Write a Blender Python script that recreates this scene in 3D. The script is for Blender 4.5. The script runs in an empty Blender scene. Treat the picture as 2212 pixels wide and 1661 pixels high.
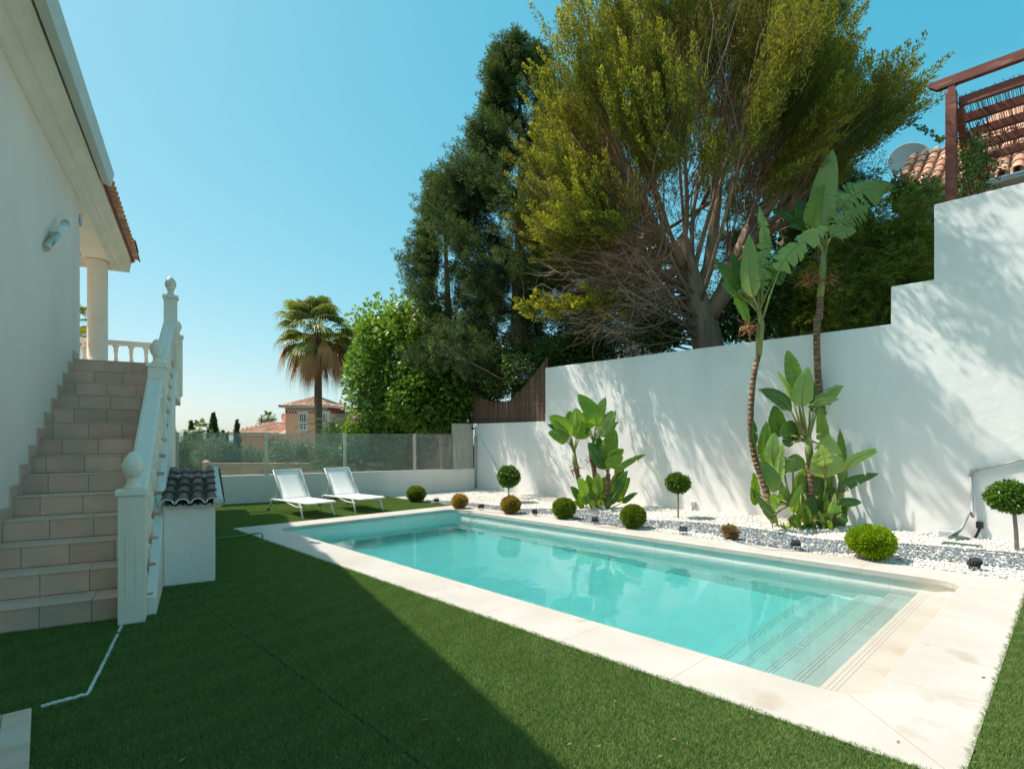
MNEE = False
import bpy, bmesh, math, random
import numpy as np
from mathutils import Vector, Matrix, noise
R = math.radians
rnd = random.Random(7)
sc = bpy.context.scene
col = sc.collection

# ------------------------------------------------------------------ camera, sky, sun, exposure
cam_d = bpy.data.cameras.new('camera'); cam = bpy.data.objects.new('camera', cam_d); col.objects.link(cam)
cam.location = (0, 0, 1.5); cam.rotation_euler = (R(90), 0, 0)
cam_d.sensor_width = 36; cam_d.lens = 36 * 1189 / 2212; cam_d.shift_y = (950 - 830.5) / 2212
cam_d.clip_start = .05; cam_d.clip_end = 60000
sc.camera = cam
SUN_EL, SUN_PHI = R(57), R(14)          # the sun stands to the left, a little beyond the camera's side
world = bpy.data.worlds.new('World'); sc.world = world; world.use_nodes = True
nt = world.node_tree; nt.nodes.clear()
sky = nt.nodes.new('ShaderNodeTexSky'); sky.sky_type = 'NISHITA'; sky.sun_disc = False
sky.sun_elevation = SUN_EL
sky.sun_rotation = math.atan2(-math.cos(SUN_PHI), math.sin(SUN_PHI))
sky.air_density = 1.0; sky.dust_density = 1.0; sky.ozone_density = 1.0; sky.altitude = 60
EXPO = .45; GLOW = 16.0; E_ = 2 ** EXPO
def wmath(op, a, b):
    q = nt.nodes.new('ShaderNodeMath'); q.operation = op
    for i, w in enumerate((a, b)):
        if isinstance(w, (int, float)): q.inputs[i].default_value = w
        else: nt.links.new(w, q.inputs[i])
    return q.outputs[0]
# the sky texture's colours graded channel by channel towards the photograph's teal
sep = nt.nodes.new('ShaderNodeSeparateColor'); nt.links.new(sky.outputs[0], sep.inputs[0]); cmb = nt.nodes.new('ShaderNodeCombineColor')
# extra sky glow round the sun, added out of view to lift shaded walls
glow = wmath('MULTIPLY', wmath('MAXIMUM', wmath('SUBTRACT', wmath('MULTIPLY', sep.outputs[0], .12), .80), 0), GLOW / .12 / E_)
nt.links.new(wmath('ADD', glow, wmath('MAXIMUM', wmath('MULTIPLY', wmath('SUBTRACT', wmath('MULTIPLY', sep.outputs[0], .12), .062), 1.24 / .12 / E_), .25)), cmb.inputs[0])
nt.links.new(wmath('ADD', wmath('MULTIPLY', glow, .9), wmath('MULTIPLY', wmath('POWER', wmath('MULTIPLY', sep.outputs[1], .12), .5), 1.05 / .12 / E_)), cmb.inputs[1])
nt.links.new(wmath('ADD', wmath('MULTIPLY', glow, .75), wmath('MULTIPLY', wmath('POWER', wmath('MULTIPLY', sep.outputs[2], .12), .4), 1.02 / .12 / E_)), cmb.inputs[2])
bg = nt.nodes.new('ShaderNodeBackground'); bg.inputs[1].default_value = .12
wo = nt.nodes.new('ShaderNodeOutputWorld')
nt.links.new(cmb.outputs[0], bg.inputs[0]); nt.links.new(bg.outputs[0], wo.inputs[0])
sun_d = bpy.data.lights.new('sun', 'SUN'); sun_d.energy = 4.1; sun_d.angle = R(.55); sun_d.color = (1, .94, .86)
sun = bpy.data.objects.new('sun', sun_d); col.objects.link(sun)
L = Vector((math.cos(SUN_EL) * math.cos(SUN_PHI), -math.cos(SUN_EL) * math.sin(SUN_PHI), -math.sin(SUN_EL)))
sun.rotation_euler = L.to_track_quat('-Z', 'Y').to_euler(); sun.location = (-30, 10, 50)
sun_d.cycles.is_caustics_light = True
sc.view_settings.view_transform = 'Standard'; sc.view_settings.look = 'None'; sc.view_settings.gamma = 1
sc.view_settings.exposure = EXPO
sc.render.engine = 'CYCLES'
cy = sc.cycles
cy.max_bounces = 10; cy.diffuse_bounces = 6; cy.glossy_bounces = 4; cy.transmission_bounces = 6; cy.transparent_max_bounces = 12
cy.sample_clamp_indirect = 6; cy.use_denoising = True; cy.caustics_refractive = True; cy.caustics_reflective = False

# ------------------------------------------------------------------ frames and helpers
def W(u, v, d):                                   # a point of the place at depth d
    return Vector(((u - 1106) / 1189 * d, d, 1.5 + (950 - v) / 1189 * d))
def G(u, v, z=0.):                                # a point on level ground at height z
    d = 1189 * (1.5 - z) / (v - 950)
    return Vector(((u - 1106) / 1189 * d, d, z))
I4 = Matrix.Identity(4)
POOL = Matrix.Rotation(R(44.2), 4, 'Z')            # local x = across the pool (towards wall), y = along it
HOUSE = Matrix.Rotation(R(29.6), 4, 'Z')           # local x = away from the house wall, y = along it
def toF(F, p): return F.inverted() @ Vector(p)
FR = {}
def tag(o, label=None, cat=None, group=None, kind=None):
    if label: o['label'] = label
    if cat: o['category'] = cat
    if group: o['group'] = group
    if kind: o['kind'] = kind
    return o
def thing(name, label, cat, loc=(0, 0, 0), frame=I4, rz=0, group=None):
    o = bpy.data.objects.new(name, None); col.objects.link(o)
    M = frame @ Matrix.Translation(Vector(loc)) @ Matrix.Rotation(rz, 4, 'Z')
    o.matrix_world = M; FR[o.name] = M.copy(); o.empty_display_size = .2
    return tag(o, label, cat, group)
def npx(M, A):
    A = np.asarray(A, dtype=np.float64).reshape(-1, 3); m = np.array(M)
    return A @ m[:3, :3].T + m[:3, 3]
def link_mesh(me, name, mat, parent, M, smooth=None):
    o = bpy.data.objects.new(name, me); col.objects.link(o)
    if parent is not None: o.parent = parent
    else: o.matrix_world = M
    FR[o.name] = M.copy()
    if mat: me.materials.append(mat)
    return o
def place_M(F, verts, parent, keep):
    """the matrix the new object will carry, and its vertices in it"""
    if parent is not None: M = FR[parent.name]
    elif keep: M = F
    else:
        v = np.asarray(verts); lo = v.min(0); hi = v.max(0)
        M = F @ Matrix.Translation(Vector(((lo[0] + hi[0]) / 2, (lo[1] + hi[1]) / 2, lo[2])))
    return M, npx(M.inverted() @ F, verts)
class MB:
    def __init__(s, F=I4): s.v = []; s.f = []; s.t = []; s.sm = []; s.F = F
    def add(s, vs, fs, tint=.5, smooth=False):
        b = len(s.v); s.v += [tuple(p) for p in vs]
        for f in fs: s.f.append([b + i for i in f]); s.t.append(tint); s.sm.append(smooth)
        return s
    def box(s, x0, x1, y0, y1, z0, z1, tint=.5):
        return s.add([(x0,y0,z0),(x1,y0,z0),(x1,y1,z0),(x0,y1,z0),(x0,y0,z1),(x1,y0,z1),(x1,y1,z1),(x0,y1,z1)],
              [(3,2,1,0),(4,5,6,7),(0,1,5,4),(1,2,6,5),(2,3,7,6),(3,0,4,7)], tint)
    def bar(s, a, b, w, h, tint=.5, up=(0,0,1)):           # square bar from a to b
        a, b = Vector(a), Vector(b); d = (b - a).normalized(); x = d.cross(Vector(up))
        if x.length < 1e-4: x = Vector((1, 0, 0))
        x.normalize(); y = x.cross(d).normalized(); vs = []
        for p in (a, b):
            for i, j in ((-1,-1),(1,-1),(1,1),(-1,1)): vs.append(p + x * i * w / 2 + y * j * h / 2)
        return s.add(vs, [(3,2,1,0),(4,5,6,7),(0,1,5,4),(1,2,6,5),(2,3,7,6),(3,0,4,7)], tint)
    def quad(s, *p, tint=.5): return s.add(p, [tuple(range(len(p)))], tint)
    def prism(s, poly, z0, z1, tint=.5):
        n = len(poly); vs = [(p[0], p[1], z0) for p in poly] + [(p[0], p[1], z1) for p in poly]
        return s.add(vs, [tuple(range(n))[::-1], tuple(range(n, 2 * n))] + [(i, (i + 1) % n, n + (i + 1) % n, n + i) for i in range(n)], tint)
    def prism_dir(s, poly, d, tint=.5):                    # 3-D polygon swept by vector d
        n = len(poly); d = Vector(d); vs = [Vector(p) for p in poly]; vs += [p + d for p in vs]
        return s.add(vs, [tuple(range(n))[::-1], tuple(range(n, 2 * n))] + [(i, (i + 1) % n, n + (i + 1) % n, n + i) for i in range(n)], tint)
    def tube(s, pts, rad, n=8, tint=.5, cap=True, smooth=True, wob=0):
        pts = [Vector(p) for p in pts]
        if not hasattr(rad, '__len__'): rad = [rad] * len(pts)
        vs = []; x = None
        for i, p in enumerate(pts):
            d = (pts[min(i + 1, len(pts) - 1)] - pts[max(i - 1, 0)])
            if d.length < 1e-9: d = Vector((0, 0, 1))
            d.normalize()
            if x is None: x = d.orthogonal().normalized()
            else:
                x = x - d * x.dot(d)
                x = x.normalized() if x.length > 1e-6 else d.orthogonal().normalized()
            y = d.cross(x)
            for k in range(n):
                a = 2 * math.pi * k / n; r = rad[i] * (1 + (rnd.uniform(-wob, wob) if wob else 0))
                vs.append(p + (x * math.cos(a) + y * math.sin(a)) * r)
        fs = [(i * n + k, i * n + (k + 1) % n, (i + 1) * n + (k + 1) % n, (i + 1) * n + k) for i in range(len(pts) - 1) for k in range(n)]
        s.add(vs, fs, tint, smooth)
        if cap: 
            b = len(s.v) - len(vs)
            s.f += [[b + k for k in range(n)][::-1], [b + (len(pts) - 1) * n + k for k in range(n)]]; s.t += [tint] * 2; s.sm += [False] * 2
        return s
    def lathe(s, prof, c, n=16, tint=.5, axis=None):       # prof = [(r, z)...]
        c = Vector(c); vs = []
        for r, z in prof:
            for k in range(n):
                a = 2 * math.pi * k / n; vs.append(c + Vector((r * math.cos(a), r * math.sin(a), z)))
        m = len(prof)
        fs = [(i * n + k, i * n + (k + 1) % n, (i + 1) * n + (k + 1) % n, (i + 1) * n + k) for i in range(m - 1) for k in range(n)]
        fs += [tuple(range(n))[::-1]]; fs += [tuple((m - 1) * n + k for k in range(n))]
        return s.add(vs, fs, tint, True)
    def build(s, name, mat, parent=None, keep=False, bevel=0):
        M, vs = place_M(s.F, s.v, parent, keep)
        me = bpy.data.meshes.new(name); me.from_pydata(vs.tolist(), [], s.f); 
        me.polygons.foreach_set('use_smooth', s.sm)
        a = me.attributes.new('tint', 'FLOAT', 'FACE'); a.data.foreach_set('value', s.t)
        me.update()
        o = link_mesh(me, name, mat, parent, M)
        if bevel:
            m = o.modifiers.new('bevel', 'BEVEL'); m.width = bevel; m.segments = 2; m.limit_method = 'ANGLE'; m.angle_limit = R(50)
        return o
def np_mesh(name, V, F, mat, parent=None, tint=None, frame=I4, smooth=False, keep=False, tint2=None):
    """V (n,3), F (m,k) arrays"""
    M, V = place_M(frame, V, parent, keep)
    me = bpy.data.meshes.new(name); F = np.asarray(F, dtype=np.int32); k = F.shape[1]
    me.vertices.add(len(V)); me.vertices.foreach_set('co', np.asarray(V, dtype=np.float32).ravel())
    me.loops.add(F.size); me.loops.foreach_set('vertex_index', F.ravel())
    me.polygons.add(len(F)); me.polygons.foreach_set('loop_start', np.arange(0, F.size, k, dtype=np.int32))
    me.polygons.foreach_set('use_smooth', np.full(len(F), smooth))
    for nm, t in (('tint', tint), ('tip', tint2)):
        if t is not None:
            a = me.attributes.new(nm, 'FLOAT', 'FACE'); a.data.foreach_set('value', np.asarray(t, dtype=np.float32))
    me.update(calc_edges=True); me.validate()
    return link_mesh(me, name, mat, parent, M)
def copy_tree(o, parent=None):
    c = o.copy(); col.objects.link(c)
    if parent is not None: c.parent = parent
    FR[c.name] = FR[o.name].copy()
    for ch in list(o.children): copy_tree(ch, c)
    return c

# ------------------------------------------------------------------ materials
MATS = {}
def mat(name, c1, c2=None, scale=5, rough=.6, bump=0, bscale=40, tintamt=0, spec=.4, metal=0, transl=0, detail=4, stretch=None, c3=None, s3=1.5, t3=.6, tipcol=None, coat=0, contrast=(.35, .65), tc=None, dist=.01, bdet=4):
    m = bpy.data.materials.new(name); m.use_nodes = True; n = m.node_tree; N = n.nodes; K = n.links.new
    b = N['Principled BSDF']; b.inputs['Roughness'].default_value = rough; b.inputs['Metallic'].default_value = metal
    b.inputs['Specular IOR Level'].default_value = spec; b.inputs['Coat Weight'].default_value = coat
    tco = N.new('ShaderNodeTexCoord'); mp = N.new('ShaderNodeMapping'); K(tco.outputs['Object'], mp.inputs[0])
    if stretch: mp.inputs['Scale'].default_value = stretch
    out = None
    def rgb(c): return (c[0], c[1], c[2], 1)
    c2 = c2 or c1
    nz = N.new('ShaderNodeTexNoise'); nz.inputs['Scale'].default_value = scale; nz.inputs['Detail'].default_value = detail; K(mp.outputs[0], nz.inputs['Vector'])
    mr = N.new('ShaderNodeMapRange'); mr.inputs[1].default_value = contrast[0]; mr.inputs[2].default_value = contrast[1]; K(nz.outputs[0], mr.inputs[0])
    mx = N.new('ShaderNodeMix'); mx.data_type = 'RGBA'; mx.inputs[6].default_value = rgb(c1); mx.inputs[7].default_value = rgb(c2); K(mr.outputs[0], mx.inputs[0])
    out = mx.outputs[2]
    if c3:
        n3 = N.new('ShaderNodeTexNoise'); n3.inputs['Scale'].default_value = s3; n3.inputs['Detail'].default_value = 5; K(mp.outputs[0], n3.inputs['Vector'])
        r3 = N.new('ShaderNodeMapRange'); r3.inputs[1].default_value = t3; r3.inputs[2].default_value = t3 + .12; K(n3.outputs[0], r3.inputs[0])
        m3 = N.new('ShaderNodeMix'); m3.data_type = 'RGBA'; K(out, m3.inputs[6]); m3.inputs[7].default_value = rgb(c3); K(r3.outputs[0], m3.inputs[0]); out = m3.outputs[2]
    if tipcol:
        at = N.new('ShaderNodeAttribute'); at.attribute_name = 'tip'
        m4 = N.new('ShaderNodeMix'); m4.data_type = 'RGBA'; K(out, m4.inputs[6]); m4.inputs[7].default_value = rgb(tipcol); K(at.outputs['Fac'], m4.inputs[0]); out = m4.outputs[2]
    if tintamt:
        at = N.new('ShaderNodeAttribute'); at.attribute_name = 'tint'
        r = N.new('ShaderNodeMapRange'); r.inputs[3].default_value = 1 - tintamt; r.inputs[4].default_value = 1 + tintamt; K(at.outputs['Fac'], r.inputs[0])
        vm = N.new('ShaderNodeVectorMath'); vm.operation = 'SCALE'; K(out, vm.inputs[0]); K(r.outputs[0], vm.inputs['Scale']); out = vm.outputs[0]
    K(out, b.inputs['Base Color'])
    if bump:
        bn = N.new('ShaderNodeTexNoise'); bn.inputs['Scale'].default_value = bscale; bn.inputs['Detail'].default_value = bdet; K(mp.outputs[0], bn.inputs['Vector'])
        bp = N.new('ShaderNodeBump'); bp.inputs['Strength'].default_value = bump; bp.inputs['Distance'].default_value = dist; K(bn.outputs[0], bp.inputs['Height']); K(bp.outputs[0], b.inputs['Normal'])
    if transl:
        tr = N.new('ShaderNodeBsdfTranslucent'); ms = N.new('ShaderNodeMixShader'); ms.inputs[0].default_value = transl
        g = N.new('ShaderNodeVectorMath'); g.operation = 'MULTIPLY'; g.inputs[1].default_value = (tc or (1.3, 1.25, .5)); K(out, g.inputs[0]); K(g.outputs[0], tr.inputs[0])
        K(b.outputs[0], ms.inputs[1]); K(tr.outputs[0], ms.inputs[2]); K(ms.outputs[0], N['Material Output'].inputs[0])
    MATS[name] = m; m['out'] = 0
    return m
WHITE = mat('white_plaster', (.89,.81,.74), (.85,.77,.70), 1.2, .75, .35, 14, c3=(.78,.70,.63), s3=.9, t3=.68, dist=.02, bdet=8)
WALLM = mat('rough_white_plaster', (.86,.83,.80), (.82,.79,.76), .8, .8, .5, 3.0, dist=.03, bdet=10, c3=(.75,.71,.67), s3=.7, t3=.64)
HOUSEW = mat('house_plaster', (.93,.81,.73), (.88,.76,.685), 1.0, .8, .3, 60, dist=.004)
CORN = mat('cornice_paint', (.84,.78,.67), (.79,.73,.62), 2, .7, .1, 20)
GUTM = mat('gutter_metal', (.60,.61,.57), (.55,.56,.52), 3, .45, c3=(.42,.33,.18), s3=5, t3=.72)
CREAM = mat('cream_cast_stone', (.90,.80,.685), (.85,.75,.64), 6, .7, .25, 60, dist=.004)
RAILM = mat('rail_paint', (.90,.79,.70), (.86,.75,.665), 4, .65, .15, 60, dist=.004)
TILE = mat('stair_tile', (.76,.48,.375), (.68,.42,.32), 5, .55, .1, 60, tintamt=.12, c3=(.62,.43,.335), s3=4, t3=.5, detail=10, dist=.002)
GROUT = mat('tile_grout', (.14,.10,.075), (.11,.08,.06), 30, .9)
COPING = mat('coping_stone', (.56,.51,.46), (.50,.445,.39), 2.0, .6, .35, 120, detail=10, dist=.003, c3=(.44,.365,.29), s3=2.6, t3=.62)
POOLT = mat('pool_tile', (.86,.82,.76), (.82,.77,.70), 4, .5, .1, 60, dist=.002)
SHELF = mat('step_stone', (.53,.47,.40), (.48,.42,.35), 3, .55, .15, 60, dist=.002, c3=(.45,.37,.29), s3=2, t3=.6)
TREADL = mat('pool_groove', (.40,.36,.31), None, 5, .7)
CONC = mat('bare_concrete', (.46,.44,.38), (.38,.36,.30), 3, .85, .3, 30, stretch=(3,3,.6), c3=(.52,.50,.46), s3=2, t3=.55)
TERRA = mat('terracotta', (.62,.32,.20), (.52,.25,.16), 3, .8, .2, 30, tintamt=.35, c3=(.66,.50,.37), s3=3, t3=.55)
DTILE = mat('dark_roof_tile', (.19,.10,.075), (.13,.07,.055), 8, .6, .2, 60, tintamt=.3, c3=(.5,.5,.48), s3=18, t3=.72, dist=.003)
MORTAR = mat('mortar', (.72,.71,.68), (.64,.62,.58), 8, .8, .5, 30)
METAL = mat('brushed_steel', (.62,.58,.51), (.55,.51,.45), 10, .45, metal=.85)
WMETAL = mat('white_metal', (.82,.82,.82), None, 5, .35)
SLING = mat('white_mesh_fabric', (.93,.88,.83), (.90,.85,.80), 200, .8, .2, 400, dist=.001)
BLACK = mat('black_plastic', (.03,.032,.035), (.04,.04,.042), 10, .4)
RUBBER = mat('dark_rubber', (.04,.04,.045), None, 5, .6)
GPIPE = mat('grey_plastic', (.45,.46,.46), (.40,.41,.41), 10, .45)
GLID = mat('green_plastic', (.05,.09,.06), (.04,.075,.05), 10, .5)
HOSE = mat('green_hose', (.07,.22,.03), None, 5, .35)
GREEN_A = mat('lawn_soil', (.07,.12,.035), (.10,.155,.05), 180, .9, .6, 300, detail=6, dist=.01)
GRASS = mat('grass_blade', (.15,.235,.060), (.215,.305,.09), .9, .6, tintamt=.45, spec=.25, transl=.3, tc=(1.1,1.15,.7), detail=8, c3=(.20,.25,.06), s3=.5, t3=.58)
STONEW = mat('white_gravel', (.88,.83,.77), (.80,.74,.67), 25, .7, tintamt=.10)
STONEG = mat('blue_grey_gravel', (.17,.205,.235), (.26,.29,.31), 25, .6, tintamt=.45)
GBASE = mat('gravel_bed', (.74,.69,.62), (.62,.56,.50), 60, .9, .4, 120)
EARTH = mat('earth', (.22,.17,.12), (.16,.12,.08), 4, .95, .4, 10)
SEAMD = mat('dark_seam_backing', (.02,.03,.012), None, 5, .95)
WOOD = mat('red_stained_wood', (.22,.060,.040), (.15,.045,.03), 4, .6, .4, 20, stretch=(1,1,6), c3=(.32,.15,.11), s3=3, t3=.6, tintamt=.12, dist=.004)
REED = mat('reed', (.34,.21,.145), (.25,.15,.105), 30, .8, tintamt=.35, transl=.15, tc=(1,1,1))
REEDD = mat('dark_reed', (.13,.085,.06), (.09,.06,.045), 30, .8, tintamt=.3)
BARK = mat('grey_brown_bark', (.42,.29,.20), (.27,.18,.13), 6, .95, .9, 25, stretch=(1,1,.25), dist=.03)
TWIG = mat('dry_twig', (.45,.32,.23), (.34,.23,.16), 6, .9, tintamt=.3)
PBARK = mat('palm_bark', (.20,.145,.105), (.14,.10,.075), 8, .95, .9, 14, stretch=(1,1,5), dist=.03)
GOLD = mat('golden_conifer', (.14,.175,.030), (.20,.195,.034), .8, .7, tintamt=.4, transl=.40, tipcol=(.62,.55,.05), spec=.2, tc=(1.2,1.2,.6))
BROWNF = mat('dry_conifer', (.24,.155,.07), (.17,.125,.05), .8, .8, tintamt=.4, transl=.25, spec=.2)
DARKC = mat('dark_conifer', (.052,.085,.036), (.075,.115,.044), .5, .7, tintamt=.5, transl=.25, tipcol=(.17,.235,.085), spec=.2)
BROAD = mat('broad_leaf', (.075,.165,.022), (.105,.205,.03), .8, .36, tintamt=.4, transl=.34, tipcol=(.24,.37,.045), spec=.5)
HEDGE = mat('hedge_leaf', (.085,.16,.032), (.11,.19,.045), 1, .45, tintamt=.45, transl=.3)
OLIVE = mat('olive_leaf', (.22,.28,.18), (.17,.23,.14), 1, .5, tintamt=.35, transl=.25)
BAMB = mat('bamboo_leaf', (.22,.30,.04), (.30,.36,.07), 1, .5, tintamt=.45, transl=.5, tipcol=(.5,.46,.15))
BAMC = mat('bamboo_cane', (.22,.17,.05), (.15,.15,.04), 3, .4)
BOXB = mat('bright_box_leaf', (.25,.37,.012), (.31,.43,.02), 3, .5, tintamt=.35, transl=.42)
BOXG = mat('box_leaf', (.13,.20,.014), (.17,.24,.022), 6, .5, tintamt=.35, transl=.38, c3=(.32,.22,.05), s3=7, t3=.60)
BOXO = mat('scorched_box_leaf', (.42,.27,.065), (.28,.24,.04), 6, .6, tintamt=.35, transl=.35, c3=(.19,.23,.025), s3=6, t3=.56)
BOXY = mat('yellow_box_leaf', (.50,.34,.08), (.40,.25,.06), 8, .6, tintamt=.35, transl=.35)
DRY = mat('dry_leaf', (.30,.20,.09), (.22,.14,.06), 8, .8, tintamt=.35, transl=.2)
TOPI = mat('topiary_leaf', (.08,.17,.02), (.11,.21,.03), 5, .3, tintamt=.4, transl=.35)
TTRUNK = mat('pale_bark', (.38,.31,.25), (.30,.24,.19), 10, .9, .5, 40)
PALMG = mat('palm_frond', (.19,.22,.045), (.24,.26,.07), 1, .45, tintamt=.35, transl=.3)
PALMD = mat('dead_frond', (.60,.33,.16), (.46,.25,.12), 2, .85, tintamt=.35, transl=.3, tc=(1.2,1,.7))
PINNA = mat('feather_frond', (.11,.16,.06), (.08,.125,.045), 1, .4, tintamt=.3, transl=.2)
DEADB = mat('dead_leaf_sheath', (.36,.17,.06), (.22,.10,.04), 8, .85, tintamt=.35)
STEM = mat('leaf_stalk', (.20,.26,.06), (.26,.24,.07), 4, .45, tintamt=.2, c3=(.20,.10,.04), s3=6, t3=.6)
VILLA = mat('salmon_render', (.93,.44,.27), (.87,.39,.24), .5, .85, .1, 5)
VDARK = mat('dark_red_paint', (.24,.06,.04), None, 5, .8)
VWH = mat('villa_white', (.68,.64,.57), (.62,.58,.52), 3, .8)
PINKB = mat('pink_blockwork', (.80,.47,.34), (.70,.40,.29), 3, .9, .2, 10, tintamt=.12)
WGLASS = mat('dark_pane', (.05,.06,.07), None, 5, .08, spec=.8)
DISHM = mat('dish_paint', (.56,.55,.52), (.50,.49,.46), 2, .5)
FLW = mat('orange_petal', (.75,.20,.04), None, 5, .6, transl=.3, tc=(1,1,1))
FLP = mat('purple_petal', (.30,.14,.62), None, 5, .6, transl=.3, tc=(1,1,1))
FLR = mat('pink_petal', (.62,.07,.10), None, 5, .6, transl=.3, tc=(1,1,1))
FROST = mat('frosted_glass', (.75,.78,.78), None, 5, .3)
SEAM = mat('sea_water', (.02,.10,.16), (.03,.12,.18), .01, .25)
TERR = mat('hillside', (.13,.14,.07), (.19,.16,.10), .05, .95)
# striped banana-leaf material: fine cross veins
def leaf_mat(name, c1, c2, transl=.3, rough=.32):
    m = mat(name, c1, c2, 2.5, rough, tintamt=.22, transl=transl, tc=(1.25, 1.35, .35), spec=.5)
    n = m.node_tree; N = n.nodes; K = n.links.new
    uv = N.new('ShaderNodeUVMap'); wv = N.new('ShaderNodeTexWave'); wv.inputs['Scale'].default_value = 9; wv.bands_direction = 'Y'; wv.inputs['Distortion'].default_value = .6
    K(uv.outputs[0], wv.inputs[0]); bp = N.new('ShaderNodeBump'); bp.inputs['Strength'].default_value = .35; bp.inputs['Distance'].default_value = .006
    K(wv.outputs['Fac'], bp.inputs['Height']); K(bp.outputs[0], N['Principled BSDF'].inputs['Normal'])
    return m
BAN1 = leaf_mat('banana_leaf', (.15,.26,.022), (.20,.32,.03), .35)
BAN2 = leaf_mat('pale_banana_leaf', (.30,.40,.10), (.35,.45,.13), .35)
BAN3 = leaf_mat('dark_banana_leaf', (.06,.14,.020), (.085,.17,.028), .25)
def weather(m, amt=.07, sc_=1.6):
    n = m.node_tree; N = n.nodes; K = n.links.new; b = N['Principled BSDF']; src = b.inputs['Base Color'].links[0].from_socket
    tc = N.new('ShaderNodeTexCoord'); mp = N.new('ShaderNodeMapping'); mp.inputs['Scale'].default_value = (1.3, 1.3, .28); K(tc.outputs['Object'], mp.inputs[0])
    nz = N.new('ShaderNodeTexNoise'); nz.inputs['Scale'].default_value = sc_; nz.inputs['Detail'].default_value = 8; K(mp.outputs[0], nz.inputs['Vector'])
    r = N.new('ShaderNodeMapRange'); r.inputs[1].default_value = .45; r.inputs[2].default_value = .75; r.inputs[3].default_value = 1; r.inputs[4].default_value = 1 - amt * 2; K(nz.outputs[0], r.inputs[0])
    v = N.new('ShaderNodeVectorMath'); v.operation = 'SCALE'; K(src, v.inputs[0]); K(r.outputs[0], v.inputs['Scale']); K(v.outputs[0], b.inputs['Base Color'])
weather(WALLM, .035, 1.1); weather(HOUSEW, .03, .9); weather(WHITE, .035, 1.5); weather(CREAM, .05, 3); weather(CORN, .05, 1.2)
# glass panes: clear, slightly green, dusty film
def glass_pane():
    m = bpy.data.materials.new('pane_glass'); m.use_nodes = True; n = m.node_tree; N = n.nodes; K = n.links.new; N.clear()
    o = N.new('ShaderNodeOutputMaterial'); t = N.new('ShaderNodeBsdfTransparent'); t.inputs[0].default_value = (.93,.95,.92,1)
    g = N.new('ShaderNodeBsdfGlossy'); g.inputs['Roughness'].default_value = .03
    d = N.new('ShaderNodeBsdfDiffuse'); d.inputs[0].default_value = (.62,.64,.60,1)
    f = N.new('ShaderNodeFresnel'); f.inputs[0].default_value = 1.45
    a = N.new('ShaderNodeMixShader'); K(f.outputs[0], a.inputs[0]); K(t.outputs[0], a.inputs[1]); K(g.outputs[0], a.inputs[2])
    nz = N.new('ShaderNodeTexNoise'); nz.inputs['Scale'].default_value = 2; nz.inputs['Detail'].default_value = 8
    r = N.new('ShaderNodeMapRange'); r.inputs[3].default_value = .12; r.inputs[4].default_value = .22; K(nz.outputs[0], r.inputs[0])
    b = N.new('ShaderNodeMixShader'); K(r.outputs[0], b.inputs[0]); K(a.outputs[0], b.inputs[1]); K(d.outputs[0], b.inputs[2]); K(b.outputs[0], o.inputs[0])
    return m
PANE = glass_pane()
# ================================================================== SETTING
# terrain far around (below the garden), sea to the horizon
def terrain():
    xs = np.concatenate([-np.geomspace(4000, 30, 14), np.linspace(-22, 30, 14), np.geomspace(40, 4000, 14)])
    ys = np.concatenate([[-60, -20, 0, 10], np.linspace(16, 90, 16), np.geomspace(110, 900, 14)])
    V = []; 
    for y in ys:
        for x in xs:
            z = -2.2 + .35 * noise.noise(Vector((x * .06, y * .06, 0)))
            if y > 80: z -= (y - 80) * .11
            if y > 520: z = -50
            if -20 < x < 25 and y < 19: z = min(z, -2.4)
            V.append((x, y, z))
    nx = len(xs); F = [(j * nx + i, j * nx + i + 1, (j + 1) * nx + i + 1, (j + 1) * nx + i) for j in range(len(ys) - 1) for i in range(nx - 1)]
    o = np_mesh('ground', np.array(V), F, TERR, smooth=True, keep=True); tag(o, kind='structure')
    s = MB().quad((-40000, 300, -38), (40000, 300, -38), (40000, 45000, -38), (-40000, 45000, -38)).build('sea', SEAM, keep=True); tag(s, kind='structure')
terrain()

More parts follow.
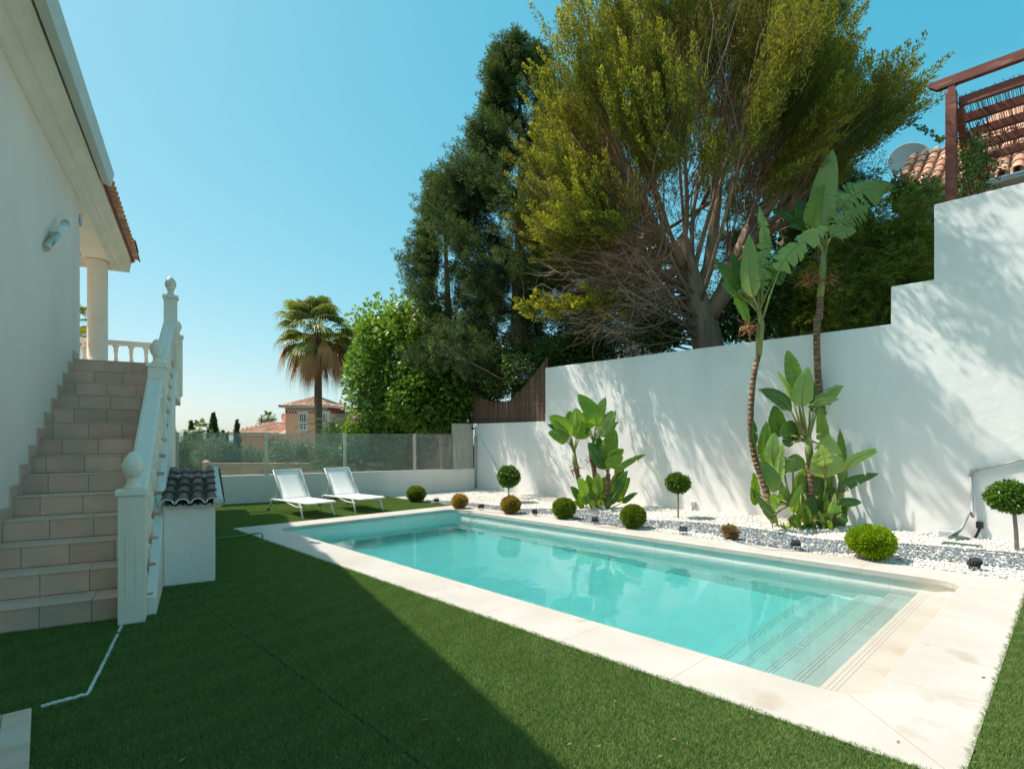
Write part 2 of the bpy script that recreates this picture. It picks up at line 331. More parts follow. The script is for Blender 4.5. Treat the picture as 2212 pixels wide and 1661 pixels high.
# pool numbers, in the pool frame: x = V (towards wall), y = U (along)
V0, V1, U0, U1 = 3.64, 7.40, .85, 9.42        # inner edge of coping
VO0, VO1, UO0, UO1 = 3.07, 7.90, .35, 9.92    # outer edge
def rrect(x0, x1, y0, y1, r, n=8):
    P = []
    for cx, cy_, a0 in ((x1 - r, y1 - r, 0), (x0 + r, y1 - r, 90), (x0 + r, y0 + r, 180), (x1 - r, y0 + r, 270)):
        for i in range(n + 1):
            a = R(a0 + 90 * i / n); P.append((cx + r * math.cos(a), cy_ + r * math.sin(a)))
    return P
def coping():
    mb = MB(POOL); inn = rrect(V0, V1, U0, U1, .22); n = 9
    outc = [(VO1, UO1), (VO0, UO1), (VO0, UO0), (VO1, UO0)]
    out = []
    for k in range(4):
        ix = inn[k * n:(k + 1) * n]; c = outc[k]
        out += [c] * n
    N_ = len(inn); zt, zb = .012, -.058
    vs = []; fs = []
    inn2 = rrect(V0 - .004, V1 + .004, U0 - .004, U1 + .004, .22)
    for (x, y) in inn: vs.append((x, y, zb))
    for (x, y) in inn: vs.append((x, y, zt - .012))
    for (x, y) in rrect(V0 - .012, V1 + .012, U0 - .012, U1 + .012, .232): vs.append((x, y, zt))
    for (x, y) in out: vs.append((x, y, zt))
    for (x, y) in out: vs.append((x, y, zb))
    for a in range(4):
        for i in range(N_):
            j = (i + 1) % N_
            if a in (2, 3) and out[i] == out[j]:
                if a == 2: fs.append((a * N_ + i, a * N_ + j, (a + 1) * N_ + i))
                continue
            fs.append((a * N_ + i, a * N_ + j, (a + 1) * N_ + j, (a + 1) * N_ + i))
    for i in range(N_): 
        j = (i + 1) % N_; fs.append((4 * N_ + i, 4 * N_ + j, j, i) if out[i] != out[j] else (4 * N_ + i, j, i))
    mb.add(vs, fs)
    # joints: dark lines in the stone, every 0.895 m, mitred at corners
    m = COPING; n_ = m.node_tree; N = n_.nodes; K = n_.links.new
    tc = N.new('ShaderNodeTexCoord'); sp = N.new('ShaderNodeSeparateXYZ'); K(tc.outputs['Object'], sp.inputs[0])
    def M(op, a, b=None, c=None):
        q = N.new('ShaderNodeMath'); q.operation = op
        for i, w in enumerate((a, b, c)):
            if w is None: continue
            if isinstance(w, (int, float)): q.inputs[i].default_value = w
            else: K(w, q.inputs[i])
        return q.outputs[0]
    x, y = sp.outputs[0], sp.outputs[1]
    def line(v, step, off): 
        q = M('FRACT', M('DIVIDE', M('SUBTRACT', v, off), step)); q = M('ABSOLUTE', M('SUBTRACT', q, .5)); return M('GREATER_THAN', q, .5 - .0035 / step)
    inlong = M('MULTIPLY', M('GREATER_THAN', y, U0 + .1), M('LESS_THAN', y, U1 - .1))
    inshort = M('MULTIPLY', M('GREATER_THAN', x, V0 + .1), M('LESS_THAN', x, V1 - .1))
    l1 = M('MULTIPLY', line(y, .895, .875), M('MULTIPLY', inlong, M('SUBTRACT', 1, inshort)))
    l2 = M('MULTIPLY', line(x, .895, .5), M('MULTIPLY', inshort, M('SUBTRACT', 1, inlong)))
    dg = M('LESS_THAN', M('ABSOLUTE', M('SUBTRACT', M('SUBTRACT', x, VO0), M('SUBTRACT', y, UO0))), .005)
    dg2 = M('LESS_THAN', M('ABSOLUTE', M('SUBTRACT', M('SUBTRACT', VO1, x), M('MULTIPLY', M('SUBTRACT', y, UO0), 1.0))), .005)
    cor = M('MULTIPLY', M('SUBTRACT', 1, inlong), M('SUBTRACT', 1, inshort))
    l3 = M('MULTIPLY', M('MAXIMUM', dg, dg2), cor)
    ln = M('MAXIMUM', M('MAXIMUM', l1, l2), l3)
    b = N['Principled BSDF']; src = b.inputs['Base Color'].links[0].from_socket
    mx = N.new('ShaderNodeMix'); mx.data_type = 'RGBA'; mx.inputs[7].default_value = (.36,.28,.20,1); K(src, mx.inputs[6]); K(M('MULTIPLY', ln, .75), mx.inputs[0]); 
    # small brown specks and pits
    vo = N.new('ShaderNodeTexVoronoi'); vo.inputs['Scale'].default_value = 9; K(tc.outputs['Object'], vo.inputs[0])
    spk = M('MULTIPLY', M('LESS_THAN', vo.outputs['Distance'], .055), .6)
    mx2 = N.new('ShaderNodeMix'); mx2.data_type = 'RGBA'; mx2.inputs[7].default_value = (.30,.20,.13,1); K(mx.outputs[2], mx2.inputs[6]); K(spk, mx2.inputs[0])
    K(mx2.outputs[2], b.inputs['Base Color'])
    return mb
basin = thing('swimming_pool', 'long rectangular swimming pool with pale stone edge and underwater steps', 'swimming pool', (5.5, 5.1, 0), POOL)
coping().build('coping', COPING, None, keep=True)
cop = bpy.data.objects['coping']; cop.parent = basin; cop.matrix_parent_inverse = FR[basin.name].inverted()
ZW = -.185
# basin walls and floor, open at the top
bm_ = MB(POOL); w0, w1, y0_, y1_ = V0 - .03, V1 + .03, U0 - .03, U1 + .03
ring = rrect(w0, w1, y0_, y1_, .25); nr = len(ring); ZF = -1.42
vs = [(x, y, -.0575) for x, y in ring] + [(x, y, ZF) for x, y in ring]
bm_.add(vs, [(i, (i + 1) % nr, nr + (i + 1) % nr, nr + i) for i in range(nr)], .5)
bm_.add([(x, y, ZF) for x, y in ring], [tuple(range(nr))], .5)
bas = bm_.build('basin', POOLT, basin)
# waterline tile band joints as thin shader lines on the basin
def basin_lines(m):
    n_ = m.node_tree; N = n_.nodes; K = n_.links.new
    b = N['Principled BSDF']; src = b.inputs['Base Color'].links[0].from_socket
    br = N.new('ShaderNodeTexBrick'); br.offset = 0; br.inputs['Scale'].default_value = 1; br.inputs['Brick Width'].default_value = .6; br.inputs['Row Height'].default_value = .6
    br.inputs['Mortar Size'].default_value = .0035; br.inputs['Color1'].default_value = (1,1,1,1); br.inputs['Color2'].default_value = (1,1,1,1); br.inputs['Mortar'].default_value = (.84,.83,.82,1)
    tc = N.new('ShaderNodeTexCoord'); K(tc.outputs['Object'], br.inputs['Vector'])
    mx = N.new('ShaderNodeMix'); mx.data_type = 'RGBA'; mx.blend_type = 'MULTIPLY'; mx.inputs[0].default_value = 1; K(src, mx.inputs[6]); K(br.outputs['Color'], mx.inputs[7]); K(mx.outputs[2], b.inputs['Base Color'])
basin_lines(POOLT)
NOSES = [(1.22, ZW + .012), (1.50, -.40), (1.785, -.63), (2.08, -.87), (2.36, -1.12)]
st = MB(POOL); prev = y0_ + .001
MB(POOL).box(w0 + .002, w1 - .002, prev, NOSES[0][0], ZF + .002, NOSES[0][1]).build('top_step', SHELF, basin); prev = NOSES[0][0] + .0005
for i, (un, z) in enumerate(NOSES[1:]):
    st.box(w0 + .002, w1 - .002, prev, un, ZF + .002, z); prev = un + .0005
stp = st.build('pool_steps', POOLT, basin)
gr = MB(POOL)
for un, z in NOSES:
    for k in (.035, .065, .095): gr.box(w0 + .05, w1 - .05, un - k - .0028, un - k + .0028, z - .01, z + .0012)
gr.build('step_grooves', TREADL, basin)
# water: a closed body, real refraction, absorbing volume
def water_mat():
    m = bpy.data.materials.new('pool_water'); m.use_nodes = True; n = m.node_tree; N = n.nodes; K = n.links.new; N.clear()
    o = N.new('ShaderNodeOutputMaterial'); g = N.new('ShaderNodeBsdfGlass'); g.inputs['Roughness'].default_value = 0; g.inputs['IOR'].default_value = 1.33
    nz = N.new('ShaderNodeTexNoise'); nz.inputs['Scale'].default_value = 1.6; nz.inputs['Detail'].default_value = 3; nz.inputs['Distortion'].default_value = .4
    tc = N.new('ShaderNodeTexCoord'); K(tc.outputs['Object'], nz.inputs['Vector'])
    bp = N.new('ShaderNodeBump'); bp.inputs['Strength'].default_value = .25; bp.inputs['Distance'].default_value = .03; K(nz.outputs[0], bp.inputs['Height']); K(bp.outputs[0], g.inputs['Normal'])
    K(g.outputs[0], o.inputs[0])
    v = N.new('ShaderNodeVolumeAbsorption'); v.inputs[0].default_value = (.38,.955,.975,1); v.inputs[1].default_value = .85; K(v.outputs[0], o.inputs[1])
    return m
WATER = water_mat()
wm = MB(POOL); rw = rrect(w0 - .004, w1 + .004, y0_ - .004, y1_ + .004, .25)
wm.prism(rw, ZF - .01, ZW)
wat = wm.build('water', WATER, None, keep=True); tag(wat, kind='structure')
if MNEE:
    wat.cycles.is_caustics_caster = True
    for o in (bas, stp, bpy.data.objects['step_grooves']): o.cycles.is_caustics_receiver = True

# garden: lawn base around the pool (skirted slabs), gravel bed, neighbour's terrace
lb = MB(POOL)
GV0 = -12
lb.box(GV0, VO0 + .02, -8, 13.9, -3, 0)
lb.box(VO0 + .02, 7.72, -8, UO0 + .02, -3, 0); lb.box(VO0 + .02, 7.72, UO1 - .02, 13.9, -3, 0)
o = lb.build('lawn', GREEN_A, keep=True); tag(o, kind='structure')
# slab that carries the pool shell
gb = MB(POOL)
def gz(v, u):                                     # gravel surface height
    t = max(0, min(1, (v - 7.9) / 2.7)); return .004 + .05 * t + .03 * t * noise.noise(Vector((u * .8, v * .8, 3)))
NU, NV = 60, 10; VS = np.linspace(7.74, 10.9, NV); US = np.linspace(-8, 13.6, NU)
vs = [(v, u, (gz(v, u) if not (v < 7.93 and u < 10 and u > .3) else -.03)) for u in US for v in VS]
gb.add(vs, [(j * NV + i, j * NV + i + 1, (j + 1) * NV + i + 1, (j + 1) * NV + i) for j in range(NU - 1) for i in range(NV - 1)], .5, True)
gbo = gb.build('gravel_ground', GBASE, keep=True); tag(gbo, kind='structure')
te = MB(POOL); te.box(10.8, 40, -30, 9.7, -3, 3.0).box(10.8, 40, 9.7, 16, -3, 1.3)
o = te.build('terrace_ground', EARTH, keep=True); tag(o, kind='structure')

# ribbon of blue-grey stones: centre line and half width in photo pixels turned to ground points
RIB = [(835,1077,2.5),(905,1081,5),(975,1088,8),(1040,1097,10),(1100,1103,7.5),(1165,1103.5,7),(1247,1109,8),(1307,1122,12),(1354,1132,13),(1398,1131,9),(1476,1136,9),(1570,1146,11),(1632,1159,15),(1694,1173,17),(1788,1180,14),(1850,1184,13),(1953,1189,14),(2084,1202,14),(2212,1216,15),(2400,1236,17)]
RC = np.array([tuple(toF(POOL, G(u, v, .02)))[:2] for u, v, h in RIB]); RHI = []
for u, v, h in RIB:
    a = toF(POOL, G(u, v - h, .02)); b = toF(POOL, G(u, v + h, .02)); RHI.append(abs(a.x - b.x) / 2 * .98)
o_ = np.argsort(RC[:, 1])
def is_grey(v, u):
    c = np.interp(u, RC[o_, 1], RC[o_, 0]); h = np.interp(u, RC[o_, 1], np.array(RHI)[o_]); return np.abs(v - c) < h
def pebbles():
    rg = np.random.default_rng(3)
    # base pebble: squashed octahedron-ish with 14 faces -> use 6 verts 8 tris, jittered
    oc = np.array([(1,0,0),(-1,0,0),(0,1,0),(0,-1,0),(0,0,1),(0,0,-1)], float)
    of = np.array([(0,2,4),(2,1,4),(1,3,4),(3,0,4),(2,0,5),(1,2,5),(3,1,5),(0,3,5)])
    n = 52000
    U = rg.uniform(-3.2, 12.45, n); V = rg.uniform(7.72, 10.6, n)
    keep = ~((V < 7.915) & (U < UO1 + .02) & (U > UO0 - .02)) & (rg.random(n) < np.clip(1.35 - U * .045, .5, 1))
    keep &= ~((U < UO0) & (V < 7.91))
    U = U[keep]; V = V[keep]; n = len(U)
    g = is_grey(V + rg.normal(0, .012, n), U)
    stray = (rg.random(n) < .006); 
    big = np.where(V > 9.9, 1, 0); far = (V > 10.3) & (U < 2.5) & (rg.random(n) < .25)
    gg = (g ^ stray) | far
    z = np.array([gz(v, u) for v, u in zip(V, U)])
    for nm, sel, m_, lab in (('white_gravel', ~gg, STONEW, 'white'), ('grey_gravel', gg, STONEG, 'grey')):
        k = sel.sum(); s = rg.uniform(.013, .024, k) if nm[0] == 'w' else rg.uniform(.012, .021, k)
        sc3 = np.stack([s * rg.uniform(.8, 1.5, k), s * rg.uniform(.7, 1.1, k), s * rg.uniform(.35, .58, k)], 1)
        A = rg.uniform(0, 6.283, k); ca, sa = np.cos(A), np.sin(A)
        P = oc[None] * sc3[:, None] * rg.uniform(.8, 1.2, (k, 6, 1))
        tilt = rg.normal(0, .35, k); P[:, :, 2] += P[:, :, 0] * tilt[:, None]
        X = P[:, :, 0] * ca[:, None] - P[:, :, 1] * sa[:, None]; Y = P[:, :, 0] * sa[:, None] + P[:, :, 1] * ca[:, None]
        Q = np.stack([X + V[sel][:, None], Y + U[sel][:, None], P[:, :, 2] + (z[sel] + rg.uniform(0, .012, k))[:, None]], 2).reshape(-1, 3)
        F = (of[None] + (np.arange(k) * 6)[:, None, None]).reshape(-1, 3)
        o = np_mesh(nm, Q, F, m_, tint=np.repeat(rg.random(k), 8), frame=POOL, smooth=True, keep=True); tag(o, kind='stuff')
pebbles()
# black garden edging along both sides of the ribbon
ed = MB(POOL)
for sgn in (-1, 1):
    pts = []
    for u in np.linspace(-2, 9.3, 60):
        c = np.interp(u, RC[o_, 1], RC[o_, 0]); h = np.interp(u, RC[o_, 1], np.array(RHI)[o_]); v = c + sgn * (h + .006); pts.append((v, u, gz(v, u) + .008))
    ed.tube(pts, .006, 5)
ed.build('edging_strip', BLACK, keep=True); tag(bpy.data.objects['edging_strip'], 'thin black edging strip bounding the ribbon of blue grey stones', 'garden edging')

# short artificial grass: one patch of blades instanced on a grid
sm_ = MB(POOL); sm_.box(-3, VO0 - .005, 5.278, 5.300, -.01, .005).box(1.462, 1.482, -2, 5.277, -.01, .005).box(1.462, 1.482, 5.301, 13.5, -.01, .005)  # near-black strips laid in the seams between the turf rolls
o = sm_.build('turf_seam', SEAMD, keep=True); tag(o, kind='structure')
def lawn_grass():
    rg = np.random.default_rng(5); T = .25; nb = 2300
    x = rg.uniform(-T / 2, T / 2, nb); y = rg.uniform(-T / 2, T / 2, nb); a = rg.uniform(0, 6.283, nb); h = rg.uniform(.014, .026, nb); w = rg.uniform(.0016, .0028, nb)
    lean = rg.uniform(.2, .9, nb); la = rg.uniform(0, 6.283, nb)
    B0 = np.stack([x - np.cos(a) * w, y - np.sin(a) * w, np.full(nb, -.001)], 1); B1 = np.stack([x + np.cos(a) * w, y + np.sin(a) * w, np.full(nb, -.001)], 1)
    Tp = np.stack([x + np.cos(la) * lean * h, y + np.sin(la) * lean * h, h], 1)
    BV = np.stack([B0, B1, Tp], 1).reshape(-1, 3); nblade = len(BV)
    pts = []; sx = []
    def grid(v0, v1, u0, u1, test=None, z=0):
        nx = max(1, round((v1 - v0) / T)); ny = max(1, round((u1 - u0) / T)); 
        for i in range(nx):
            for j in range(ny):
                p = (v0 + (i + .5) * (v1 - v0) / nx, u0 + (j + .5) * (u1 - u0) / ny)
                if test is None or test(*p): pts.append((p[0], p[1], z)); sx.append(((v1 - v0) / nx / T, (u1 - u0) / ny / T))
    def vis(v, u):
        p = POOL @ Vector((v, u, 0))
        if p.y < 1.0 or abs(p.x) > p.y * 1.1 + 1.0: return False
        h = toF(HOUSE, p)
        if h.x < -.6 and h.y > 5.9: return False
        return True
    s = .014; e = .004
    grid(-1.0, 1.47 - s, -2.0, 5.29 - s, vis); grid(1.47 + s * .3, VO0 - e, -2.0, 5.29 - s, vis)
    grid(-3.0, 1.47 - s, 5.29 + s * .3, 13.2, vis); grid(1.47 + s * .3, VO0 - e, 5.29 + s * .3, 13.6, vis)
    grid(VO0 - e, 7.70, -2.0, UO0 - e, vis); grid(VO0 - e, 7.70, UO1 + e, 13.4, vis)
    pts = np.array(pts); sx = np.array(sx); npn = len(pts)
    V = np.concatenate([BV, pts]); F = np.arange(nblade).reshape(-1, 3)
    o = np_mesh('grass', V, F, GRASS, tint=rg.random(nb), frame=POOL, keep=True); tag(o, kind='stuff')
    me = o.data
    at = me.attributes.new('isp', 'FLOAT', 'POINT'); at.data.foreach_set('value', np.concatenate([np.zeros(nblade), np.ones(npn)]).astype(np.float32))
    at = me.attributes.new('isc', 'FLOAT_VECTOR', 'POINT')
    k4 = rg.integers(0, 2, npn) * 2
    scv = np.concatenate([np.zeros((nblade, 3)), np.stack([sx[:, 0] * 1.02, sx[:, 1] * 1.02, rg.uniform(.9, 1.1, npn)], 1)]).astype(np.float32); at.data.foreach_set('vector', scv.ravel())
    at = me.attributes.new('irot', 'FLOAT', 'POINT'); at.data.foreach_set('value', np.concatenate([np.zeros(nblade), k4 * math.pi / 2]).astype(np.float32))
    g = bpy.data.node_groups.new('grass_patches', 'GeometryNodeTree'); g.interface.new_socket('Geometry', in_out='INPUT', socket_type='NodeSocketGeometry'); g.interface.new_socket('Geometry', in_out='OUTPUT', socket_type='NodeSocketGeometry')
    N = g.nodes; K = g.links.new; gi = N.new('NodeGroupInput'); go = N.new('NodeGroupOutput')
    def attr(nm, ty): q = N.new('GeometryNodeInputNamedAttribute'); q.data_type = ty; q.inputs[0].default_value = nm; return [s_ for s_ in q.outputs if s_.enabled][0]
    cmpn = N.new('FunctionNodeCompare'); cmpn.data_type = 'FLOAT'; cmpn.operation = 'GREATER_THAN'; K(attr('isp', 'FLOAT'), cmpn.inputs[0]); cmpn.inputs[1].default_value = .5
    sp = N.new('GeometryNodeSeparateGeometry'); sp.domain = 'POINT'; K(gi.outputs[0], sp.inputs[0]); K(cmpn.outputs[0], sp.inputs[1])
    ip = N.new('GeometryNodeInstanceOnPoints'); K(sp.outputs[0], ip.inputs['Points']); K(sp.outputs[1], ip.inputs['Instance'])
    cx = N.new('ShaderNodeCombineXYZ'); K(attr('irot', 'FLOAT'), cx.inputs[2])
    er = N.new('FunctionNodeEulerToRotation'); K(cx.outputs[0], er.inputs[0]); K(er.outputs[0], ip.inputs['Rotation']); K(attr('isc', 'FLOAT_VECTOR'), ip.inputs['Scale'])
    K(ip.outputs[0], go.inputs[0])
    md = o.modifiers.new('patches', 'NODES'); md.node_group = g
lawn_grass()

def fringe():
    rg = np.random.default_rng(21); E = []
    for (a, b, out, dens) in (((VO0, UO0 - .0), (VO0, UO1), (1, 0), 900), ((VO0, UO0), (7.7, UO0), (0, 1), 900), ((VO0, UO1), (7.7, UO1), (0, -1), 350), ((7.71, UO1), (7.71, 12.4), (1, 0), 350)):
        a = np.array(a); b = np.array(b); ln = np.linalg.norm(b - a); n = int(ln * dens); t = rg.random(n); wav = .006 * np.sin(t * ln * 23) + .004 * np.sin(t * ln * 61)
        o = np.array(out, float); P = a + (b - a) * t[:, None] + o * (wav - .004)[:, None]; E.append((P, np.tile(o, (n, 1))))
    P = np.concatenate([e[0] for e in E]); O = np.concatenate([e[1] for e in E]); n = len(P); h = rg.uniform(.014, .03, n); w = rg.uniform(.0015, .003, n); a = rg.uniform(0, 6.283, n)
    le = rg.uniform(.0, .028, n)[:, None] * O + rg.normal(0, .009, (n, 2)); B0 = np.stack([P[:, 0] - np.cos(a) * w, P[:, 1] - np.sin(a) * w, np.full(n, .0)], 1); B1 = np.stack([P[:, 0] + np.cos(a) * w, P[:, 1] + np.sin(a) * w, np.full(n, .0)], 1)
    T = np.stack([P[:, 0] + le[:, 0], P[:, 1] + le[:, 1], h], 1); V = np.stack([B0, B1, T], 1).reshape(-1, 3)
    o = np_mesh('grass_fringe', V, np.arange(3 * n).reshape(-1, 3), GRASS, tint=rg.random(n), frame=POOL, keep=True); tag(o, kind='stuff')
fringe()

# ================================================================== WALLS
# stepped garden wall (pool frame, front face at x = 10.6)
U_END, UA, UB, UC = 12.42, 9.66, 2.11, 1.55
poly = [(10.6, U_END, -.3), (10.6, -7, -.3), (10.6, -7, 5.13), (10.6, UC, 5.13), (10.6, UC, 3.975), (10.6, UB, 3.975), (10.6, UB, 3.37), (10.6, UA, 3.37), (10.6, UA, 1.98), (10.6, U_END, 1.98)]
w = MB(POOL); w.prism_dir(poly, (.28, 0, 0))
bw = w.build('garden_wall', WALLM, bevel=.012); tag(bw, 'tall white plastered garden wall stepping up towards the right', 'wall')
# reed screen on the low stretch
rs = MB(POOL); reedn = 330
ra = toF(POOL, G(1011, 1062)); 
for i in range(reedn):
    t = i / reedn; u = 12.75 - t * (12.75 - 9.675)
    # dip in the middle, in heights
    top = 3.02 - .55 * math.sin(min(1, t * 1.02) * math.pi) ** .8 * (1 - .45 * t) + .62 * max(0, t - .55) / .45
    if t < .04: top = 2.95 
    top += rnd.uniform(-.02, .02)
    for k in range(1):
        x = 10.70 + rnd.uniform(-.008, .008); h = (12.75 - 9.675) / reedn / 2 * 1.15
        rs.add([(x, u - h, 1.985), (x + .004, u + h, 1.985), (x + .004 + rnd.uniform(-.004,.004), u + h + rnd.uniform(-.006, .006), top), (x, u - h, top), (x + .02, u, 1.985), (x + .02, u, top)], [(0, 1, 2, 3), (1, 4, 5, 2), (4, 0, 3, 5), (3, 2, 5)], rnd.random())
fs_ = thing('reed_fence', 'brown reed screen with a dipping top edge on the low white wall', 'fence', (10.7, 11.2, 1.98), POOL)
rs.build('reed_panel', REED, fs_)
wr = MB(POOL)
for z in (2.15, 2.45, 2.8): wr.tube([(10.688, 12.7, z), (10.688, 9.7, z)], .003, 4)
wr.build('wire', METAL, fs_)
# low rear parapet with glass windbreak
C0 = Vector((-1.04, 16.28, 0)); C1 = Vector((-6.81, 12.74, 0)); pd = (C1 - C0); plen = pd.length; ang = math.atan2(pd.y, pd.x)
PAR = Matrix.Translation(C0) @ Matrix.Rotation(ang, 4, 'Z')     # local x = from the corner to the left; y<0?  (y+ = towards camera side)
o = MB(PAR).box(.02, plen * 1.28, -.18, 0, -.3, .655).build('parapet', WHITE, bevel=.01); tag(o, 'low white parapet wall along the far edge of the lawn', 'wall')
gs = thing('glass_windbreak', 'row of clear glass panels between steel posts on the parapet', 'glass screen', (plen * .5, -.09, .655), PAR)
S = [s_ * plen for s_ in (.112, .283, .567, .845, 1.119, 1.27)]
for i in range(5):
    a, b = S[i] + (.0 if i == 0 else .03), S[i + 1] - .03
    MB(PAR).box(a, b, -.095, -.085, .675, 1.665).build('glass_pane', PANE, gs)
for i, s_ in enumerate(S[1:]):
    p = MB(PAR); p.box(s_ - .035, s_ - .012, -.12, -.06, .657, 1.67).box(s_ + .012, s_ + .035, -.12, -.06, .657, 1.67).box(s_ - .012, s_ + .012, -.105, -.075, .657, 1.66)
    po = p.build('post', METAL, gs); 
    MB(PAR).box(s_ - .05, s_ + .05, -.14, -.04, .6555, .67).build('base_plate', METAL, po)
o = MB(PAR).box(.10, S[0] - .01, -.15, -.03, .657, 1.975).build('concrete_slab', CONC, bevel=.006); tag(o, 'bare stained concrete upright slab at the corner of the walls', 'concrete slab')
# closing pipe, floodlight and slanting board at the corner
cp = MB(PAR); cp.tube([(.06, .02, 0.02), (.06, .02, 1.9)], .022, 8); cp.tube([(.06, .02, 1.9), (.10, .01, 1.95), (.22, .0, 1.95)], .018, 8)
o = cp.build('drain_pipe', GPIPE); tag(o, 'grey vertical pipe in the corner between parapet and tall wall', 'pipe')
cl = MB(PAR); cl.box(.10, .17, -.03, .04, 1.80, 1.86); cl.box(.125, .145, -.028, .02, 1.86, 1.90)
o = cl.build('security_camera', BLACK, bevel=.006); tag(o, 'small black camera fixed high on the bare concrete slab', 'camera')
bd = MB(POOL); bd.bar((10.575, 12.30, 1.62), (10.53, 11.0, .06), .05, .10)
o = bd.build('wooden_prop', WMETAL); tag(o, 'pale board leaning diagonally against the wall in the far corner', 'board')
MB(PAR).box(.02, .09, .0, .03, .66, 1.62).build('steel_channel', METAL); tag(bpy.data.objects['steel_channel'], 'slim vertical steel channel between concrete slab and white wall', 'post')
# ================================================================== HOUSE (frame: x = N away from the wall, y = C along it)
T_, RS = .332, .19
NWALL = -1.56
def cone_finial(mb, c, s=1.0):
    """pine cone on a moulded foot"""
    c = Vector(c)
    mb.lathe([(.062*s, 0), (.062*s, .02*s), (.048*s, .03*s), (.040*s, .05*s), (.044*s, .075*s), (.05*s, .085*s)], c, 16)
    n, m = 26, 22; vs = []; H = .225 * s
    for i in range(m + 1):
        t = i / m; r = .088 * s * (math.sin(math.pi * (t * .93 + .045)) ** .62) * (1 - .30 * t)
        if i == m: r = .006 * s
        for k in range(n):
            a = 2 * math.pi * (k / n) + t * 1.2
            sc_ = abs(math.sin((k + i * 1.0) * math.pi / 2.6)) * abs(math.sin((k - i * 1.0) * math.pi / 2.6 + 1))
            rr = r * (1 + .11 * (sc_ - .4)); vs.append(c + Vector((rr * math.cos(a), rr * math.sin(a), .082 * s + H * t)))
    mb.add(vs, [(i * n + k, i * n + (k + 1) % n, (i + 1) * n + (k + 1) % n, (i + 1) * n + k) for i in range(m) for k in range(n)] + [tuple(m * n + k for k in range(n))], .5, True)
BALP = [(.058, 0), (.058, .05), (.040, .06), (.034, .09), (.046, .13), (.060, .20), (.062, .25), (.052, .33), (.036, .42), (.030, .50), (.034, .53), (.046, .55), (.038, .57), (.036, .60), (.055, .62), (.055, .66)]
def baluster(F, x, y, z, h, parent, m=CREAM):
    mb = MB(F); k = h / .66; mb.lathe([(r * 1.0, zz * k) for r, zz in BALP], (x, y, z), 12)
    return mb.build('baluster', m, parent)
def pillar(F, x0, x1, y0, y1, z0, z1, name, parent, panel=False):
    mb = MB(F); mb.box(x0, x1, y0, y1, z0, z1 - .05)
    if panel:   # raised frame with a shaped recess on the front
        cx = (x0 + x1) / 2; h = z1 - z0; a, b = z0 + .20 * h, z0 + .66 * h; wd = .035; d = .010
        # shaped recess outline built as thin raised strips
        for (xa, za, xb, zb) in ((cx-wd, a, cx-wd, b), (cx+wd, a, cx+wd, b), (cx-wd-.004, b, cx-wd*.5, b), (cx+wd*.5, b, cx+wd+.004, b), (cx-wd-.004, a, cx-wd*.5, a), (cx+wd*.5, a, cx+wd+.004, a), (cx-wd*.5, b, cx-wd*.5, b+.016), (cx+wd*.5, b, cx+wd*.5, b+.016), (cx-wd*.5, b+.016, cx, b+.026), (cx, b+.026, cx+wd*.5, b+.016), (cx-wd*.5, a, cx-wd*.5, a-.016), (cx+wd*.5, a, cx+wd*.5, a-.016), (cx-wd*.5, a-.016, cx, a-.026), (cx, a-.026, cx+wd*.5, a-.016)):
            mb.bar((xa, y0 - .001, za), (xb, y0 - .001, zb), .012, .006, up=(0, 1, 0))
    o = mb.build(name, CREAM, parent, bevel=.006)
    MB(F).box(x0 - .018, x1 + .018, y0 - .018, y1 + .018, z1 - .048, z1).build('cap', CREAM, o, bevel=.006)
    f = MB(F); cone_finial(f, ((x0 + x1) / 2, (y0 + y1) / 2, z1)); f.build('finial', CREAM, o)
    return o
house = thing('house', 'white house with tiled eave and columned porch on the left', 'house', (-4, 6, 0), HOUSE)
LZ = 14 * RS                       # landing height 2.66
CE = 10.40                         # corner where the wall ends
hw = MB(HOUSE)
hw.box(-9, NWALL, -6, CE, -2.5, 5.12)
hw.build('wall', HOUSEW, house, bevel=.01)
# plinth that follows the stairs: stepped skirting
sk = MB(HOUSE)
for k in range(1, 15):
    c0 = 5.63 + (k - 1) * T_; z = k * RS
    sk.box(NWALL, NWALL + .012, c0 - .03, c0 + T_ - .03, z + .001, z + .11)
    sk.box(NWALL, NWALL + .0125, c0 - .10, c0 - .03, z - RS + .11, z + .11)
sk.build('skirting', TILE, house)
# porch: slab, beam, column, far balustrade
MB(HOUSE).box(-9, -.36, CE + .002, 14.15, 2.25, LZ - .012).box(NWALL + .001, -.36, 9.952, CE + .001, 2.25, LZ - .012).build('porch_slab', WHITE, house, bevel=.008)
bm2 = MB(HOUSE); bm2.box(-2.0, NWALL + .0, CE + .001, 14.1, 5.12, 5.45).box(-9, -2.001, 13.6, 14.1, 5.12, 5.45)
bm2.box(-9, -2.002, CE + .001, 13.59, 5.30, 5.44)
bm2.build('porch_beam', CORN, house)
co = MB(HOUSE); co.lathe([(.20, 0), (.20, .06), (.175, .08), (.172, 2.40), (.20, 2.42), (.20, 2.455)], (-1.79, 13.82, LZ), 28); co.build('column', CREAM, house)
